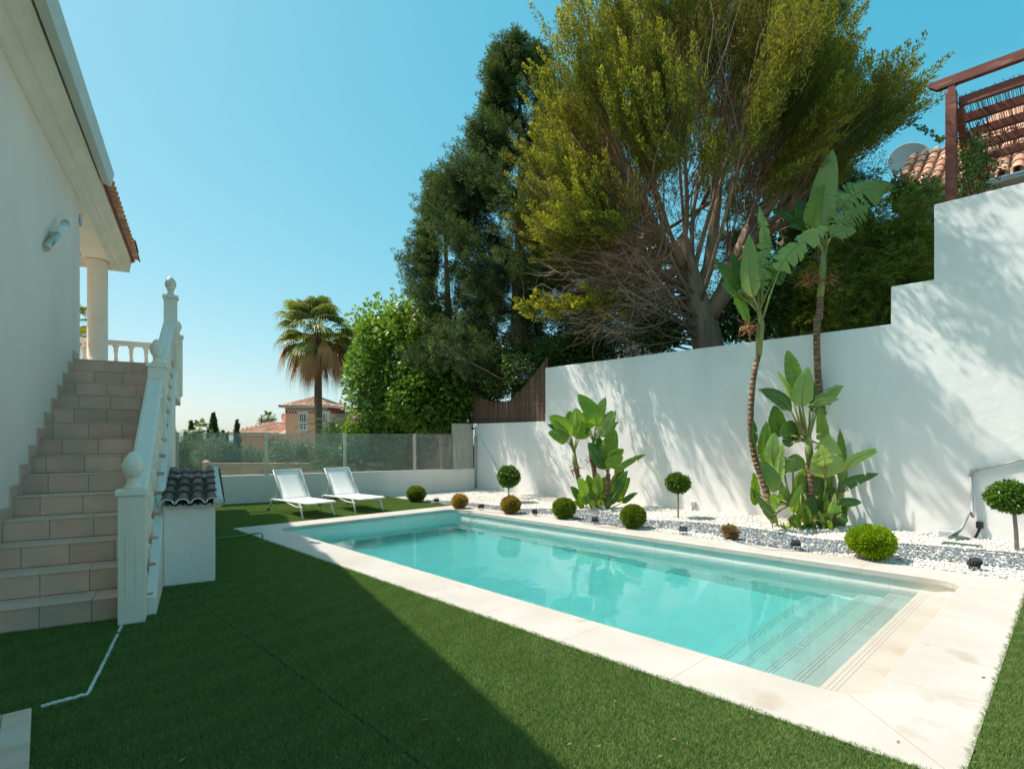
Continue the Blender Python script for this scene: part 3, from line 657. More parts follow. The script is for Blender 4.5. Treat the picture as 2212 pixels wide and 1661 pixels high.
# cornice: moulding extruded along the eave
prof = [(NWALL, 5.03), (NWALL + .022, 5.03), (NWALL + .022, 5.06), (NWALL + .05, 5.075), (NWALL + .075, 5.13), (NWALL + .12, 5.155), (NWALL + .14, 5.155), (NWALL + .14, 5.185), (NWALL + .175, 5.20), (NWALL + .21, 5.25), (NWALL + .26, 5.27), (NWALL + .30, 5.27), (NWALL + .30, 5.33), (NWALL - .1, 5.33)]
cn = MB(HOUSE); cn.prism_dir([(x, -6, z) for x, z in prof], (0, 20.1, 0))
cn.prism_dir([(NWALL + .30 - (NWALL + .30 - x) * 0 , 14.1 + (x - NWALL), z) for x, z in prof], (-8, 0, 0)) if False else None
cn.prism_dir([(-9, 14.1 + (x - NWALL), z) for x, z in prof], (9 + NWALL + .28, 0, 0))
cn.build('cornice', CORN, house)
# roof: sloping tile field with visible tile mouths
def tiles(mb, p0, along, up, ncols, nrows, pitch, tl, r, drop=.02, lip=True):
    p0, along, up = Vector(p0), Vector(along).normalized(), Vector(up).normalized(); nrm = along.cross(up).normalized()
    if nrm.z < 0: nrm = -nrm
    for i in range(ncols):
        for j in range(nrows):
            tn = rnd.random(); a = p0 + along * (i * pitch) + up * (j * (tl - .05)) + nrm * (r * .25 + rnd.uniform(-.004, .004)); b = a + up * tl; vs = []
            for q, rr, lift in ((a, r, .012), (b, r * .85, -.008)):
                for k in range(7):
                    t = math.pi * k / 6; vs.append(q + along * (math.cos(t) * rr) + nrm * (math.sin(t) * rr * .85 + lift))
            for q, rr, lift in ((a, r - .014, .0), (b, r * .85 - .014, -.02)):
                for k in range(7):
                    t = math.pi * k / 6; vs.append(q + along * (math.cos(t) * rr) + nrm * (math.sin(t) * rr * .85 + lift - .002))
            fs = [(k, k + 1, 8 + k, 7 + k) for k in range(6)] + [(14 + k + 1, 14 + k, 21 + k, 22 + k) for k in range(6)] + [(k + 1, k, 14 + k, 15 + k) for k in range(6)]
            mb.add(vs, fs, tn, False)
            # channel tile between
            vs = []; c = along * (pitch / 2)
            for q in (a - up * .03, b):
                for k in range(5):
                    t = math.pi * k / 4; vs.append(q + c + along * (math.cos(t) * r * .8) - nrm * (math.sin(t) * r * .55 - .012))
            mb.add(vs, [(k, k + 1, 6 + k, 5 + k) for k in range(4)], rnd.random() * .7)
su = Vector((-math.cos(R(16)), 0, math.sin(R(16))))
ro = MB(HOUSE); tiles(ro, (-1.15, -5.9, 5.335), (0, 1, 0), su, 98, 2, .205, .42, .085)
ro.add([(-1.2, -6, 5.34), (-1.2, 14.4, 5.34), (-8, 11, 7.2), (-8, -6, 7.2)], [(0, 1, 2, 3)], .4).add([(-1.2, 14.4, 5.34), (-9, 14.4, 5.34), (-8, 11, 7.2)], [(0, 1, 2)], .4)
tiles(ro, (-1.2, 14.42, 5.335), (-1, 0, 0), Vector((0, -math.cos(R(16)), math.sin(R(16)))), 34, 2, .205, .42, .085)
ro.build('roof', TERRA, house)
MB(HOUSE).box(NWALL - .1, -1.22, -6, 14.36, 5.331, 5.345).build('soffit_board', WOOD, house)
# box gutter with a joint
gu = MB(HOUSE)
for a, b in ((-6, 4.25), (4.27, 9.98)):
    gu.add([(-1.235, a, 5.26), (-1.13, a, 5.22), (-1.09, a, 5.42), (-1.20, a, 5.46), (-1.235, b, 5.26), (-1.13, b, 5.22), (-1.09, b, 5.42), (-1.20, b, 5.46)], [(0, 1, 5, 4), (1, 2, 6, 5), (2, 3, 7, 6), (3, 0, 4, 7), (3, 2, 1, 0), (4, 5, 6, 7)])
gu.build('gutter', GUTM, house, bevel=.006)
MB(HOUSE).add([(-1.24, 4.18, 5.255), (-1.125, 4.18, 5.212), (-1.083, 4.18, 5.425), (-1.2, 4.18, 5.466), (-1.24, 4.34, 5.255), (-1.125, 4.34, 5.212), (-1.083, 4.34, 5.425), (-1.2, 4.34, 5.466)], [(0, 1, 5, 4), (1, 2, 6, 5), (2, 3, 7, 6), (3, 0, 4, 7), (3, 2, 1, 0), (4, 5, 6, 7)]).build('gutter_joint', GUTM, house)
# wall lamp: slanted tube, half steel half frosted glass
# far end balustrade of porch and corner pillars
pb = thing('porch_balustrade', 'low cream balustrade along the far edge of the porch', 'balustrade', (-1.5, 14.0, LZ), HOUSE)
MB(HOUSE).box(-8, -.42, 13.93, 14.07, LZ + .80, LZ + .90).build('rail', CREAM, pb, bevel=.01)
MB(HOUSE).box(-8, -.42, 13.93, 14.07, LZ + .0, LZ + .06).build('plinth', CREAM, pb)
for i in range(16): baluster(HOUSE, -.72 - i * .262, 14.0, LZ + .06, .74, pb)
# side balustrade of the landing, with two cone topped pillars
sb = thing('landing_balustrade', 'white balustrade along the landing edge ending in a cone topped pillar', 'balustrade', (-.4, 12.2, LZ), HOUSE)
MB(HOUSE).box(-.48, -.34, 10.35, 12.65, LZ + .80, LZ + .90).build('rail', CREAM, sb, bevel=.01)
MB(HOUSE).box(-.50, -.33, 9.97, 13.0, 2.20, LZ + .06).build('kerb', WHITE, sb, bevel=.006)
for i in range(8): baluster(HOUSE, -.41, 10.5 + i * .27, LZ + .06, .74, sb)
pillar(HOUSE, -.47, -.29, 12.68, 12.86, LZ - .3, 3.56, 'pillar', sb)
# ---------------- outside staircase
sta = thing('staircase', 'outside staircase tiled in brown stoneware beside the house wall', 'staircase', (-1.1, 6.5, 0), HOUSE)
NR = -.375
def nr(c): return NR + (c - 5.4) * .012
core = MB(HOUSE)
sidep = [(5.64, -.2)] 
for k in range(1, 15):
    c0 = 5.63 + (k - 1) * T_; z = k * RS - .012
    core.box(NWALL + .002, -.36, c0 + .011, c0 + T_ + .0112 if k < 14 else 9.96, -.2, z - .001 * 0)
core.build('core', GROUT, sta)
# outer side: white plaster wall under the steps, with a thin stepped edge of tile showing
sw = MB(HOUSE); pl = [(-.385, 5.60, -.2), (-.385, 5.60, .28)]
for k in range(1, 14):
    c0 = 5.63 + (k - 1) * T_; pl += [(-.385, c0 + .25, k * RS + .10 - .04), (-.385, c0 + .25, k * RS + .24 - .04)] if False else []
sw.prism_dir([(-.395, 5.60, -.2), (-.395, 9.97, -.2), (-.395, 9.97, LZ - .05), (-.395, 5.60, .16)], (.075, 0, 0))
sw.build('side_wall', WHITE, sta, bevel=.004)
tt = MB(HOUSE); rr_ = random.Random(4)
for k in range(1, 15):
    c0 = 5.63 + (k - 1) * T_; z = k * RS; off = rr_.choice([0, .12, .2, .27, .06])
    x = NWALL + .003 + off - .33
    while x < -.345:
        a, b = max(x + .002, NWALL + .003), min(x + .331, -.345)
        if b - a > .02:
            g = rr_.random()
            tt.box(a, b, c0, c0 + .012, z - RS + .003, z - .014, g)       # riser tile
            tt.box(a, b, c0 - .006, c0 + T_ - .002 if k < 14 else c0 + .33, z - .0115, z, min(1, g * .6 + .5))   # tread tile
        x += .333
for k in range(1, 14):
    c0 = 5.63 + (k - 1) * T_; z = k * RS
    tt.box(-.3995, -.3448, c0 - .006, c0 + .13, z - .12, z + .002, rr_.random())
tt.build('tiles', TILE, sta, bevel=.0015)
# stair balustrade
bal = thing('stair_balustrade', 'white sloping stair balustrade with pine cone finials on its pillars', 'balustrade', (-.46, 6.7, 0), HOUSE)
pillar(HOUSE, -.57, -.385, 5.40, 5.585, -.02, 1.095, 'pillar', bal, True)
pillar(HOUSE, -.55, -.365, 8.02, 8.205, 1.5, 2.44, 'pillar', bal)
pillar(HOUSE, -.475, -.30, 9.97, 10.14, 2.6, 3.73, 'pillar', bal)
def sloped(ca, za, cb, zb, x0a, x0b, wd):
    m = MB(HOUSE); h = .085; 
    sec = [(0, 0), (.02, -.03), (.02, -h), (wd - .02, -h), (wd - .02, -.03), (wd, 0), (wd - .025, .022), (.025, .022)]
    vs = [(x0a + a, ca, za + b) for a, b in sec] + [(x0b + a, cb, zb + b) for a, b in sec]; n = len(sec)
    m.add(vs, [(i, n + i, n + (i + 1) % n, (i + 1) % n) for i in range(n)] + [tuple(range(n)), tuple(range(n, 2 * n))[::-1]])
    return m.build('handrail', RAILM, bal, bevel=.004)
SL = RS / T_
sloped(5.585, .84, 8.02, .84 + SL * 2.435, -.575, -.555, .17)
sloped(8.205, 2.29, 9.97, 2.29 + SL * 1.765, -.555, -.48, .165)
for k in range(1, 14):
    c0 = 5.63 + (k - 1) * T_ + .17
    if 7.93 < c0 < 8.27: continue
    zt = (.84 + SL * (c0 - 5.585) if c0 < 8.1 else 2.29 + SL * (c0 - 8.205)) - .085
    xc = -.455 + (c0 - 5.6) * .009; z0 = k * RS
    m = MB(HOUSE); m.box(xc - .055, xc + .065, c0 - .07, c0 + .07, z0, z0 + .10); m.build('baluster_foot', CREAM, bal, bevel=.004)
    baluster(HOUSE, xc, c0, z0 + .10, zt - z0 - .10 + .03, bal)
# ---------------- small tiled-roof annex (machine cupboard) against the stairs
ax = thing('pump_cupboard', 'small white plastered cupboard roofed with dark curved tiles beside the stairs', 'cupboard', (-.1, 7.2, 0), HOUSE)
MB(HOUSE).prism_dir([(-.318, 6.62, -.1), (-.318, 8.25, -.1), (-.318, 8.25, 1.04), (-.318, 6.62, .80)], (.465, 0, 0)).build('wall', WHITE, ax, bevel=.008)
sl = Vector((0, 1.6, .255)).normalized()
rt = MB(HOUSE); tiles(rt, (-.285, 6.56, .835), (1, 0, 0), sl, 4, 5, .135, .38, .062)
rt.build('roof', DTILE, ax)
mo = MB(HOUSE)
mo.prism_dir([(-.32, 6.60, .79), (-.32, 8.27, 1.05), (-.32, 8.27, 1.075), (-.32, 6.60, .825)], (.50, 0, 0))
mo.tube([(.175, 6.545, .845), (.175, 7.5, .995), (.175, 8.28, 1.12)], [.05, .045, .042], 12)
for i in range(4):   # white mortar mouths under the tiles
    cx = -.285 + .135 * i; vs = []
    for rr2, y in ((.066, 6.545), (.050, 6.545), (.066, 6.60), (.050, 6.60)):
        for k in range(9): a = math.pi * k / 8; vs.append((cx + math.cos(a) * rr2, y, .848 + math.sin(a) * rr2 * .85))
    mo.add(vs, [(k, k + 1, 10 + k, 9 + k) for k in range(8)] + [(18 + k, 19 + k, k + 1, k) for k in range(8)] + [(9 + k, 10 + k, 28 + k, 27 + k) for k in range(8)])
for i in range(3):
    cx = -.285 + .135 * (i + .5); vs = []
    for y in (6.548, 6.60):
        for k in range(7): a = math.pi * k / 6; vs.append((cx + math.cos(a) * .05, y, .845 - math.sin(a) * .04)); 
        for k in range(7): a = math.pi * k / 6; vs.append((cx + math.cos(a) * .035, y, .845 - math.sin(a) * .026))
    mo.add(vs, [(k, k + 1, 8 + k, 7 + k) for k in range(6)])
mo.box(-.32, .19, 7.70, 7.78, 1.045, 1.075)
mo.build('mortar', MORTAR, ax)
# ---------------- wall lamp
lampc = HOUSE @ Vector((NWALL, 0, 0))
wl = thing('wall_lamp', 'slanted steel and frosted glass tube lamp fixed on the house wall', 'wall lamp', (NWALL, 7.6, 3.9), HOUSE)
def onwall(u, v, n=NWALL):          # point of plane N = n seen at (u, v)
    r = (u - 1106) / 1189; Rn = HOUSE.col[0]; d = n / (Rn[0] * r + Rn[1]); return toF(HOUSE, (r * d, d, 1.5 + (950 - v) / 1189 * d))
a = onwall(92, 535); b = onwall(107, 505); c = onwall(120, 478)
a.x += .03; b.x += .07; c.x += .10
m = MB(HOUSE); m.tube([a, b], .042, 16); m.build('steel_tube', METAL, wl)
m = MB(HOUSE); m.tube([b, b + (c - b) * .9], .037, 16); m.build('glass_tube', FROST, wl)
m = MB(HOUSE); m.tube([b + (c - b) * .9, c], .042, 16); m.build('cap', METAL, wl)
m = MB(HOUSE); m.bar((NWALL, b.y, b.z - .02), (NWALL + .06, b.y, b.z - .02), .06, .08); m.build('bracket', METAL, wl)
# small round blue and white plaque near the corner
pc = onwall(173.5, 479); m = MB(HOUSE); vs = []
m.tube([(NWALL + .001, pc.y - .05, pc.z), (NWALL + .02, pc.y - .05, pc.z)], .085, 20)
o = m.build('door_plaque', mat('glazed_plaque', (.55,.62,.66), (.18,.34,.52), 22, .25), bevel=.004); tag(o, 'small blue and white ceramic plaque near the corner of the house wall', 'plaque')
# neighbouring palm fronds seen past the corner of the porch are built with the plants
# ---------------- white kerb strip and tiled edging in the lower left, higher lawn inside
ks = MB(); P_ = [G(265, 1350), G(236, 1410), G(190, 1503), G(89, 1530)]
for i in range(3):
    a, b = P_[i], P_[i + 1]; 
    for j in range(12):
        if i == 0 and j in (4,): continue
        p, q = a.lerp(b, j / 12), a.lerp(b, (j + 1.06) / 12); of = Vector((rnd.uniform(-.001, .001), rnd.uniform(-.001, .001), rnd.uniform(-.001, .004))); ks.bar(p + of, q + of, (.020 + .016 * (i == 2)) * rnd.uniform(.92, 1.08), .034)
o = ks.build('lawn_kerb', MORTAR, bevel=.004); tag(o, 'narrow broken white kerb strip in the lawn at the stair foot', 'kerb')
for i, (u_, v_) in enumerate(((68, 1527),)):
    A = G(68, 1527, .06); B = G(62, 1661, .06); B = A + (B - A).normalized() * 1.2; Lf = (G(-40, 1553, .06) - A).normalized()
    nrm = Vector((0, 0, 1)); dirb = (B - A).normalized()
    tp = MB(); w_ = .115
    for k in range(4):
        s0, s1 = k * .22 + .002, (k + 1) * .22 - .002
        p = [A + dirb * s0, A + dirb * s1, A + dirb * s1 + Lf * w_, A + dirb * s0 + Lf * w_]
        tp.prism_dir([q - Vector((0, 0, .1)) for q in p], (0, 0, .1), rnd.random() * .4 + .6)
    for k in range(4):
        s0, s1 = w_ + k * .3 + .002, w_ + (k + 1) * .3 - .002
        p = [A + Lf * s0, A + Lf * s1, A + Lf * s1 + dirb * .05, A + Lf * s0 + dirb * .05]
        tp.prism_dir([q - Vector((0, 0, .1)) for q in p], (0, 0, .1), rnd.random() * .4 + .6)
    tp.prism_dir([A + Lf * w_ + dirb * .05 - Vector((0, 0, .1)), A + Lf * 1.4 + dirb * .05 - Vector((0, 0, .1)), A + Lf * 1.4 + dirb * 1.2 - Vector((0, 0, .1)), A + Lf * w_ + dirb * 1.2 - Vector((0, 0, .1))], (0, 0, .045), .25)
    o = tp.build('tiled_edging', mat('pale_step_tile', (.66,.48,.38), (.56,.40,.31), 6, .55, tintamt=.2, c3=(.62,.5,.42), s3=5, t3=.55, detail=8), bevel=.003); tag(o, 'low edging of pale brown tiles at the bottom left of the lawn', 'tiled edging')
# ================================================================== SUN LOUNGERS
def make_lounger(label):
    t = thing('sun_lounger', label, 'sun lounger', (0, 0, 0), I4, 0, 'white sun loungers on the far lawn')
    # local: x across (0..0.62), y from foot (0) to head (1.9)
    Wd = .60; Z = .285
    def rail(x):
        m = MB(); m.tube([(x, .02, Z + .01), (x, .12, Z + .015), (x, 1.62, Z - .02), (x, 1.70, Z - .05)], .017, 8); return m
    for x in (0.0, Wd): rail(x).build('side_rail', WMETAL, t)
    for y, z, r in ((.02, Z + .01, .016), (1.12, Z - .015, .014), (1.68, Z - .045, .014)): MB().tube([(0, y, z), (Wd, y, z)], r, 8).build('cross_bar', WMETAL, t)
    for x in (0, Wd):
        MB().tube([(x, .30, Z), (x, .24, Z - .03), (x + (-.02 if x == 0 else .02), .10, 0)], .017, 8).build('leg', WMETAL, t)
        m = MB().tube([(x, 1.55, Z), (x, 1.66, Z - .035), (x + (-.02 if x == 0 else .02), 1.76, .045)], .017, 8).build('leg', WMETAL, t)
        wx = x + (-.035 if x == 0 else .035)
        MB().tube([(wx - .016, 1.77, .045), (wx + .016, 1.77, .045)], .045, 16).build('wheel', RUBBER, m)
    n = 14; seat = []
    for i in range(n + 1):
        y = .03 + i / n * 1.10; sag = -.022 * math.sin(math.pi * i / n); 
        for j in range(5): seat.append((.02 + j / 4 * (Wd - .04), y, Z + .022 + sag - .012 * math.sin(math.pi * j / 4)))
    sm = MB(); sm.add(seat, [(i * 5 + j, i * 5 + j + 1, (i + 1) * 5 + j + 1, (i + 1) * 5 + j) for i in range(n) for j in range(4)], .5, True)
    s = sm.build('seat', SLING, t); md = s.modifiers.new('thick', 'SOLIDIFY'); md.thickness = .006
    for x in (0, Wd): MB().tube([(x, .16, Z - .07), (x, .5, Z - .075), (x, .9, Z - .02)], .012, 8).build('brace', WMETAL, t)
    B0, B1 = Vector((0, 1.13, Z + .01)), Vector((0, 1.62, Z + .58))
    bs = MB(); q = []
    for i in range(n + 1):
        p = B0.lerp(B1, i / n); bow = .018 * math.sin(math.pi * i / n)
        for j in range(5): q.append((.022 + j / 4 * (Wd - .044), p.y + bow, p.z - bow))
    bs.add(q, [(i * 5 + j, i * 5 + j + 1, (i + 1) * 5 + j + 1, (i + 1) * 5 + j) for i in range(n) for j in range(4)], .5, True)
    b = bs.build('backrest', SLING, t); md = b.modifiers.new('thick', 'SOLIDIFY'); md.thickness = .006
    f = MB(); f.tube([(.012, B0.y, B0.z), (.012, B1.y, B1.z), (Wd - .012, B1.y, B1.z), (Wd - .012, B0.y, B0.z)], .014, 8); f.build('backrest_frame', WMETAL, t)
    for x in (.03, Wd - .03): MB().tube([(x, 1.40, Z + .30), (x, 1.58, Z - .02)], .009, 6).build('backrest_strut', WMETAL, t)
    return t
l1 = make_lounger('white sun lounger standing nearer the pool hose and the house')
l1.matrix_world = POOL @ Matrix.Translation((4.42, 10.08, 0))
l2 = copy_tree(l1); l2['label'] = 'white sun lounger standing nearer the glass screen and the gravel bed'
l2.matrix_world = POOL @ Matrix.Translation((5.52, 10.10, 0)) @ Matrix.Rotation(R(-1), 4, 'Z')
# ================================================================== SMALL THINGS ON THE GRAVEL
def gp(u, v): return G(u, v, .03)
def spot(u, v, label, yaw, tilt=35, s=1):
    p = gp(u, v); t = thing('garden_spotlight', label, 'garden spotlight', p, I4, yaw, 'black spotlights in the gravel bed')
    F = FR[t.name] @ Matrix.Rotation(R(-tilt), 4, 'X')
    F0 = FR[t.name]
    b = MB(F0 @ Matrix.Translation((0, 0, .065)) @ Matrix.Rotation(R(-tilt), 4, 'X')); b.box(-.055*s, .055*s, -.03*s, .02*s, -.035*s, .045*s)
    for i in range(5): b.box(-.05*s + i*.022*s, -.043*s + i*.022*s, .02*s, .035*s, -.03*s, .04*s)
    b.build('housing', BLACK, t, bevel=.004)
    g = MB(F0 @ Matrix.Translation((0, 0, .065)) @ Matrix.Rotation(R(-tilt), 4, 'X')); g.box(-.045*s, .045*s, -.033*s, -.0305*s, -.026*s, .036*s); g.build('lens', WGLASS, t)
    k = MB(F0); k.bar((-.06*s, 0, .005), (-.06*s, 0, .075), .006, .02).bar((.06*s, 0, .005), (.06*s, 0, .075), .006, .02).bar((-.06*s, 0, .006), (.06*s, 0, .006), .02, .006).tube([(0, 0, .006), (0, 0, -.05)], .008, 6); k.build('bracket', BLACK, t)
spot(943, 1086, 'black spotlight beside the small brown shrub at the far pool corner', R(150))
spot(1039, 1100, 'black spotlight between the two scorched shrubs', R(200))
spot(1155, 1112, 'black spotlight between the orange tinged shrub and the first green shrub', R(120), 20)
spot(1285, 1130, 'black spotlight on the blue stones before the smaller banana clump', R(170))
spot(1476, 1152, 'black spotlight on white gravel near the little dry shrub', R(-20), 20)
spot(1719, 1184, 'black spotlight at the edge of the blue stone ribbon before the large banana clump', R(160))
spot(1975, 1146, 'black spotlight at the wall foot behind the bright round shrub', R(-10), 30)
spot(2105, 1228, 'black spotlight nearest the right corner of the pool', R(190), 30, 1.15)
# socket boxes with cables at the foot of the wall
def on_wall(u, v, x=10.6):
    r = (u - 1106) / 1189; b_ = POOL.col[0]; a_ = POOL.col[1]
    U = (b_[0] * x - r * b_[1] * x) / (r * a_[1] - a_[0]); d = a_[1] * U + b_[1] * x; return Vector((x, U, 1.5 + (950 - v) / 1189 * d))
for (u, v, s, lab) in ((1500, 1089, .085, 'small grey socket box on the wall right of the middle topiary'), (2117, 1134, .085, 'black socket box on the wall beside the grey hose')):
    p = on_wall(u, v); t = thing('socket_box', lab, 'socket box', (10.6, p.y, p.z), POOL)
    MB(POOL).box(10.54, 10.6, p.y - s / 2, p.y + s / 2, p.z - s / 2, p.z + s * .6).build('box', GPIPE if u < 2000 else BLACK, t, bevel=.006)
    m = MB(POOL); q = Vector((10.56, p.y, p.z - s / 2))
    m.tube([q, q + Vector((-.01, .03, -.10)), q + Vector((-.03, .08, -.2)), q + Vector((-.08, .03, -.27)), q + Vector((-.14, -.1, -.27)), q + Vector((-.1, -.25, -.27))], .011 if u < 2000 else .018, 8); m.build('cable', BLACK, t)
hz = thing('wall_hose', 'grey hose running along the wall and down to the valve boxes', 'hose', (10.5, .9, 0), POOL)
pts = [on_wall(2360, 955, 10.57), on_wall(2212, 993, 10.57), on_wall(2150, 1007, 10.57), on_wall(2110, 1016, 10.57)]
MB(POOL).tube(pts, .019, 8).build('upper_run', GPIPE, hz)
pe = pts[-1]; MB(POOL).tube([pe + Vector((0, -.01, 0)), pe + Vector((0, .06, 0)), pe + Vector((0, .07, -.09))], .03, 8).build('elbow', GPIPE, hz)
dn = pe + Vector((0, .07, -.09))
for k, dx in ((0, 0), (1, .035)):
    MB(POOL).tube([dn + Vector((-dx, 0, 0)), dn + Vector((-.01 - dx, -.02, -.3)), dn + Vector((-.02 - dx, -.03, -.6)), (10.50 - dx, dn.y - .0, .45), (10.43 - dx, dn.y + .08, .2), (10.33 - dx, dn.y + .18 + dx * 2, .05)], .019, 8).build('lower_run', GPIPE, hz)
pv = toF(POOL, gp(2060, 1130)); 
o = MB(POOL).box(10.38, 10.58, dn.y + .16, dn.y + .36, .03, .14).build('grey_box', GPIPE, bevel=.02); tag(o, 'low grey junction box on the gravel by the hose foot', 'junction box')
m = MB(POOL); q = toF(POOL, gp(2078, 1180)); m.box(q.x - .07, q.x + .10, q.y - .22, q.y + .22, .03, .065); o = m.build('valve_lid', GLID, bevel=.015); tag(o, 'dark green rectangular valve lid lying in the gravel', 'valve lid')
m = MB(POOL); m.lathe([(.13, 0), (.13, .03), (.11, .045)], (10.28, dn.y + .10, .04), 20); o = m.build('round_valve_lid', GLID); tag(o, 'dark green round valve lid where the grey hose ends', 'valve lid')
# irrigation hose by the far left pool corner
m = MB(); hp = [G(440, 1168, .02), G(490, 1161, .03), G(525, 1157, .03), G(553, 1152, .05), G(563, 1151, .07), G(567, 1154, .06), G(567.5, 1162, .015)]
m.tube(hp, .011, 8); o = m.build('garden_hose', HOSE); tag(o, 'green garden hose lying over the far left corner of the pool edge', 'hose')
# ================================================================== TERRACE NEXT DOOR: pergola, roof, dish
pg = thing('pergola', 'dark red stained timber pergola roofed with thin canes above the wall', 'pergola', (11.0, .9, 4.9), POOL)
XP = 10.95
pA = on_wall(2036, 432, XP); pB = on_wall(2075, 432, XP); pT = on_wall(2036, 200, XP); zt = 6.4
yc = (pA.y + pB.y) / 2; pw = abs(pA.y - pB.y); pzt = on_wall(2055, 200, XP).z
MB(POOL).box(XP - .07, XP + .07, yc - .07, yc + .07, 3.0, pzt - .01).build('post', WOOD, pg, bevel=.008)
zb = on_wall(2015, 178, XP - .0)
# top beam going right (towards -y)
tb = MB(POOL); y1 = on_wall(2013, 180, XP).y
tb.box(XP - .05, XP + .05, -4, y1 - .06, pzt + .10, pzt + .24).add([(XP - .05, y1 - .06, pzt + .10), (XP + .05, y1 - .06, pzt + .10), (XP + .05, y1 + .04, pzt + .19), (XP - .05, y1 + .04, pzt + .19), (XP - .05, y1 + .04, pzt + .24), (XP + .05, y1 + .04, pzt + .24), (XP - .05, y1 - .06, pzt + .24), (XP + .05, y1 - .06, pzt + .24)], [(0, 1, 2, 3), (3, 2, 5, 4), (4, 5, 7, 6), (0, 3, 4, 6), (1, 7, 5, 2)])
tb.build('top_beam', WOOD, pg)
MB(POOL).box(XP - .04, XP + .04, yc - .045, yc + .045, pzt - .01, pzt + .10).build('stub', WOOD, pg)
for k in range(5):
    x = XP + .05 + k * .62; z = pzt - .16 - .0 * k
    MB(POOL).box(x, x + .08, -4, yc - .08, z - .07, z + .07).build('rafter', WOOD, pg, bevel=.005)
MB(POOL).box(XP + .02, XP + 2.7, yc - .07, yc - .0, pzt - .36, pzt - .24).build('side_beam', WOOD, pg)
MB(POOL).bar((XP + .02, yc - .1, pzt - .3), (XP + .95, yc - .1, pzt - 1.15), .09, .10).build('brace', WOOD, pg)
MB(POOL).box(XP + .9, XP + 1.04, yc - .17, yc - .03, 3.0, pzt - .3).build('post', WOOD, pg)
MB(POOL).box(XP + 2.6, XP + 2.74, yc - .17, yc - .03, 3.0, pzt - .3).build('post', WOOD, pg)
cn_ = MB(POOL); rg_ = random.Random(8)
for i in range(300):
    y = yc - .05 - i * .0165 + rg_.uniform(-.006, .006); x0 = XP + .02 + rg_.uniform(-.03, .1); x1 = XP + 2.7 + rg_.uniform(-.1, .1)
    if rg_.random() < .25: continue
    m_ = (x0 + x1) / 2; zz = pzt - .085
    cn_.bar((x0, y, zz + rg_.uniform(-.01, .01)), (m_, y + rg_.uniform(-.02, .02), zz - rg_.uniform(0, .02)), .007, .007, rg_.random()); cn_.bar((m_, y, zz), (x1, y + rg_.uniform(-.03, .03), zz + rg_.uniform(-.01, .01)), .007, .007, rg_.random())
cn_.build('cane_roof', REEDD, pg)
# neighbour house: white wall and tiled roof
nh = thing('neighbour_house', 'white neighbouring house with curved terracotta tiles behind the pergola', 'house', (17, 1, 3), POOL)
XN = 15.2
e1 = on_wall(2212, 366, XN); e0 = on_wall(1925, 425, XN)
ez = e1.z
MB(POOL).box(XN + .35, XN + 8, -12, e0.y - .1, 3, ez - .05).build('wall', WHITE, nh)
rf = MB(POOL); tiles(rf, (XN, e0.y, ez), (0, -1, 0), Vector((math.cos(R(38)), 0, math.sin(R(38)))), 62, 8, .24, .45, .10)
rf.add([(XN + .05, e0.y, ez), (XN + .05, -12, ez), (XN + 4, -12, ez + 3.1), (XN + 4, e0.y - 1.5, ez + 3.1)], [(0, 1, 2, 3)], .4)
rf.add([(XN + .05, e0.y, ez), (XN + 4, e0.y - 1.5, ez + 3.1), (XN + 4, e0.y, ez)], [(0, 1, 2)], .4)
rf.build('roof', TERRA, nh)
MB(POOL).box(XN + .02, XN + .35, -12, e0.y, ez - .12, ez - .03).build('eave', VWH, nh)
# satellite dish
dc = W(1962, 358, 17.5); dd = thing('satellite_dish', 'large pale satellite dish rising behind the tiled roof', 'satellite dish', dc - Vector((0, 0, .6)))
F = Matrix.Translation(dc) @ Matrix.Rotation(R(-18), 4, 'Z') @ Matrix.Rotation(R(80), 4, 'X')
m = MB(F); prof_ = [(r, .22 * (r / .62) ** 2) for r in (.02, .1, .2, .3, .4, .5, .58, .62)]; m.lathe(prof_ + [(.635, .225), (.62, .20), (.5, .12), (.3, .035), (.02, -.02)], (0, 0, 0), 40); m.build('reflector', DISHM, dd)
m = MB(); c_ = dc; m.bar(c_ + Vector((.05, .1, -.1)), c_ + Vector((.05, .25, -1.6)), .06, .06); m.build('mast', GPIPE, dd)
m = MB(F); m.bar((0, -.55, .2), (0, -.1, .62), .03, .03).tube([(0, -.12, .58), (0, -.02, .66)], .04, 8); m.build('arm', BLACK, dd)
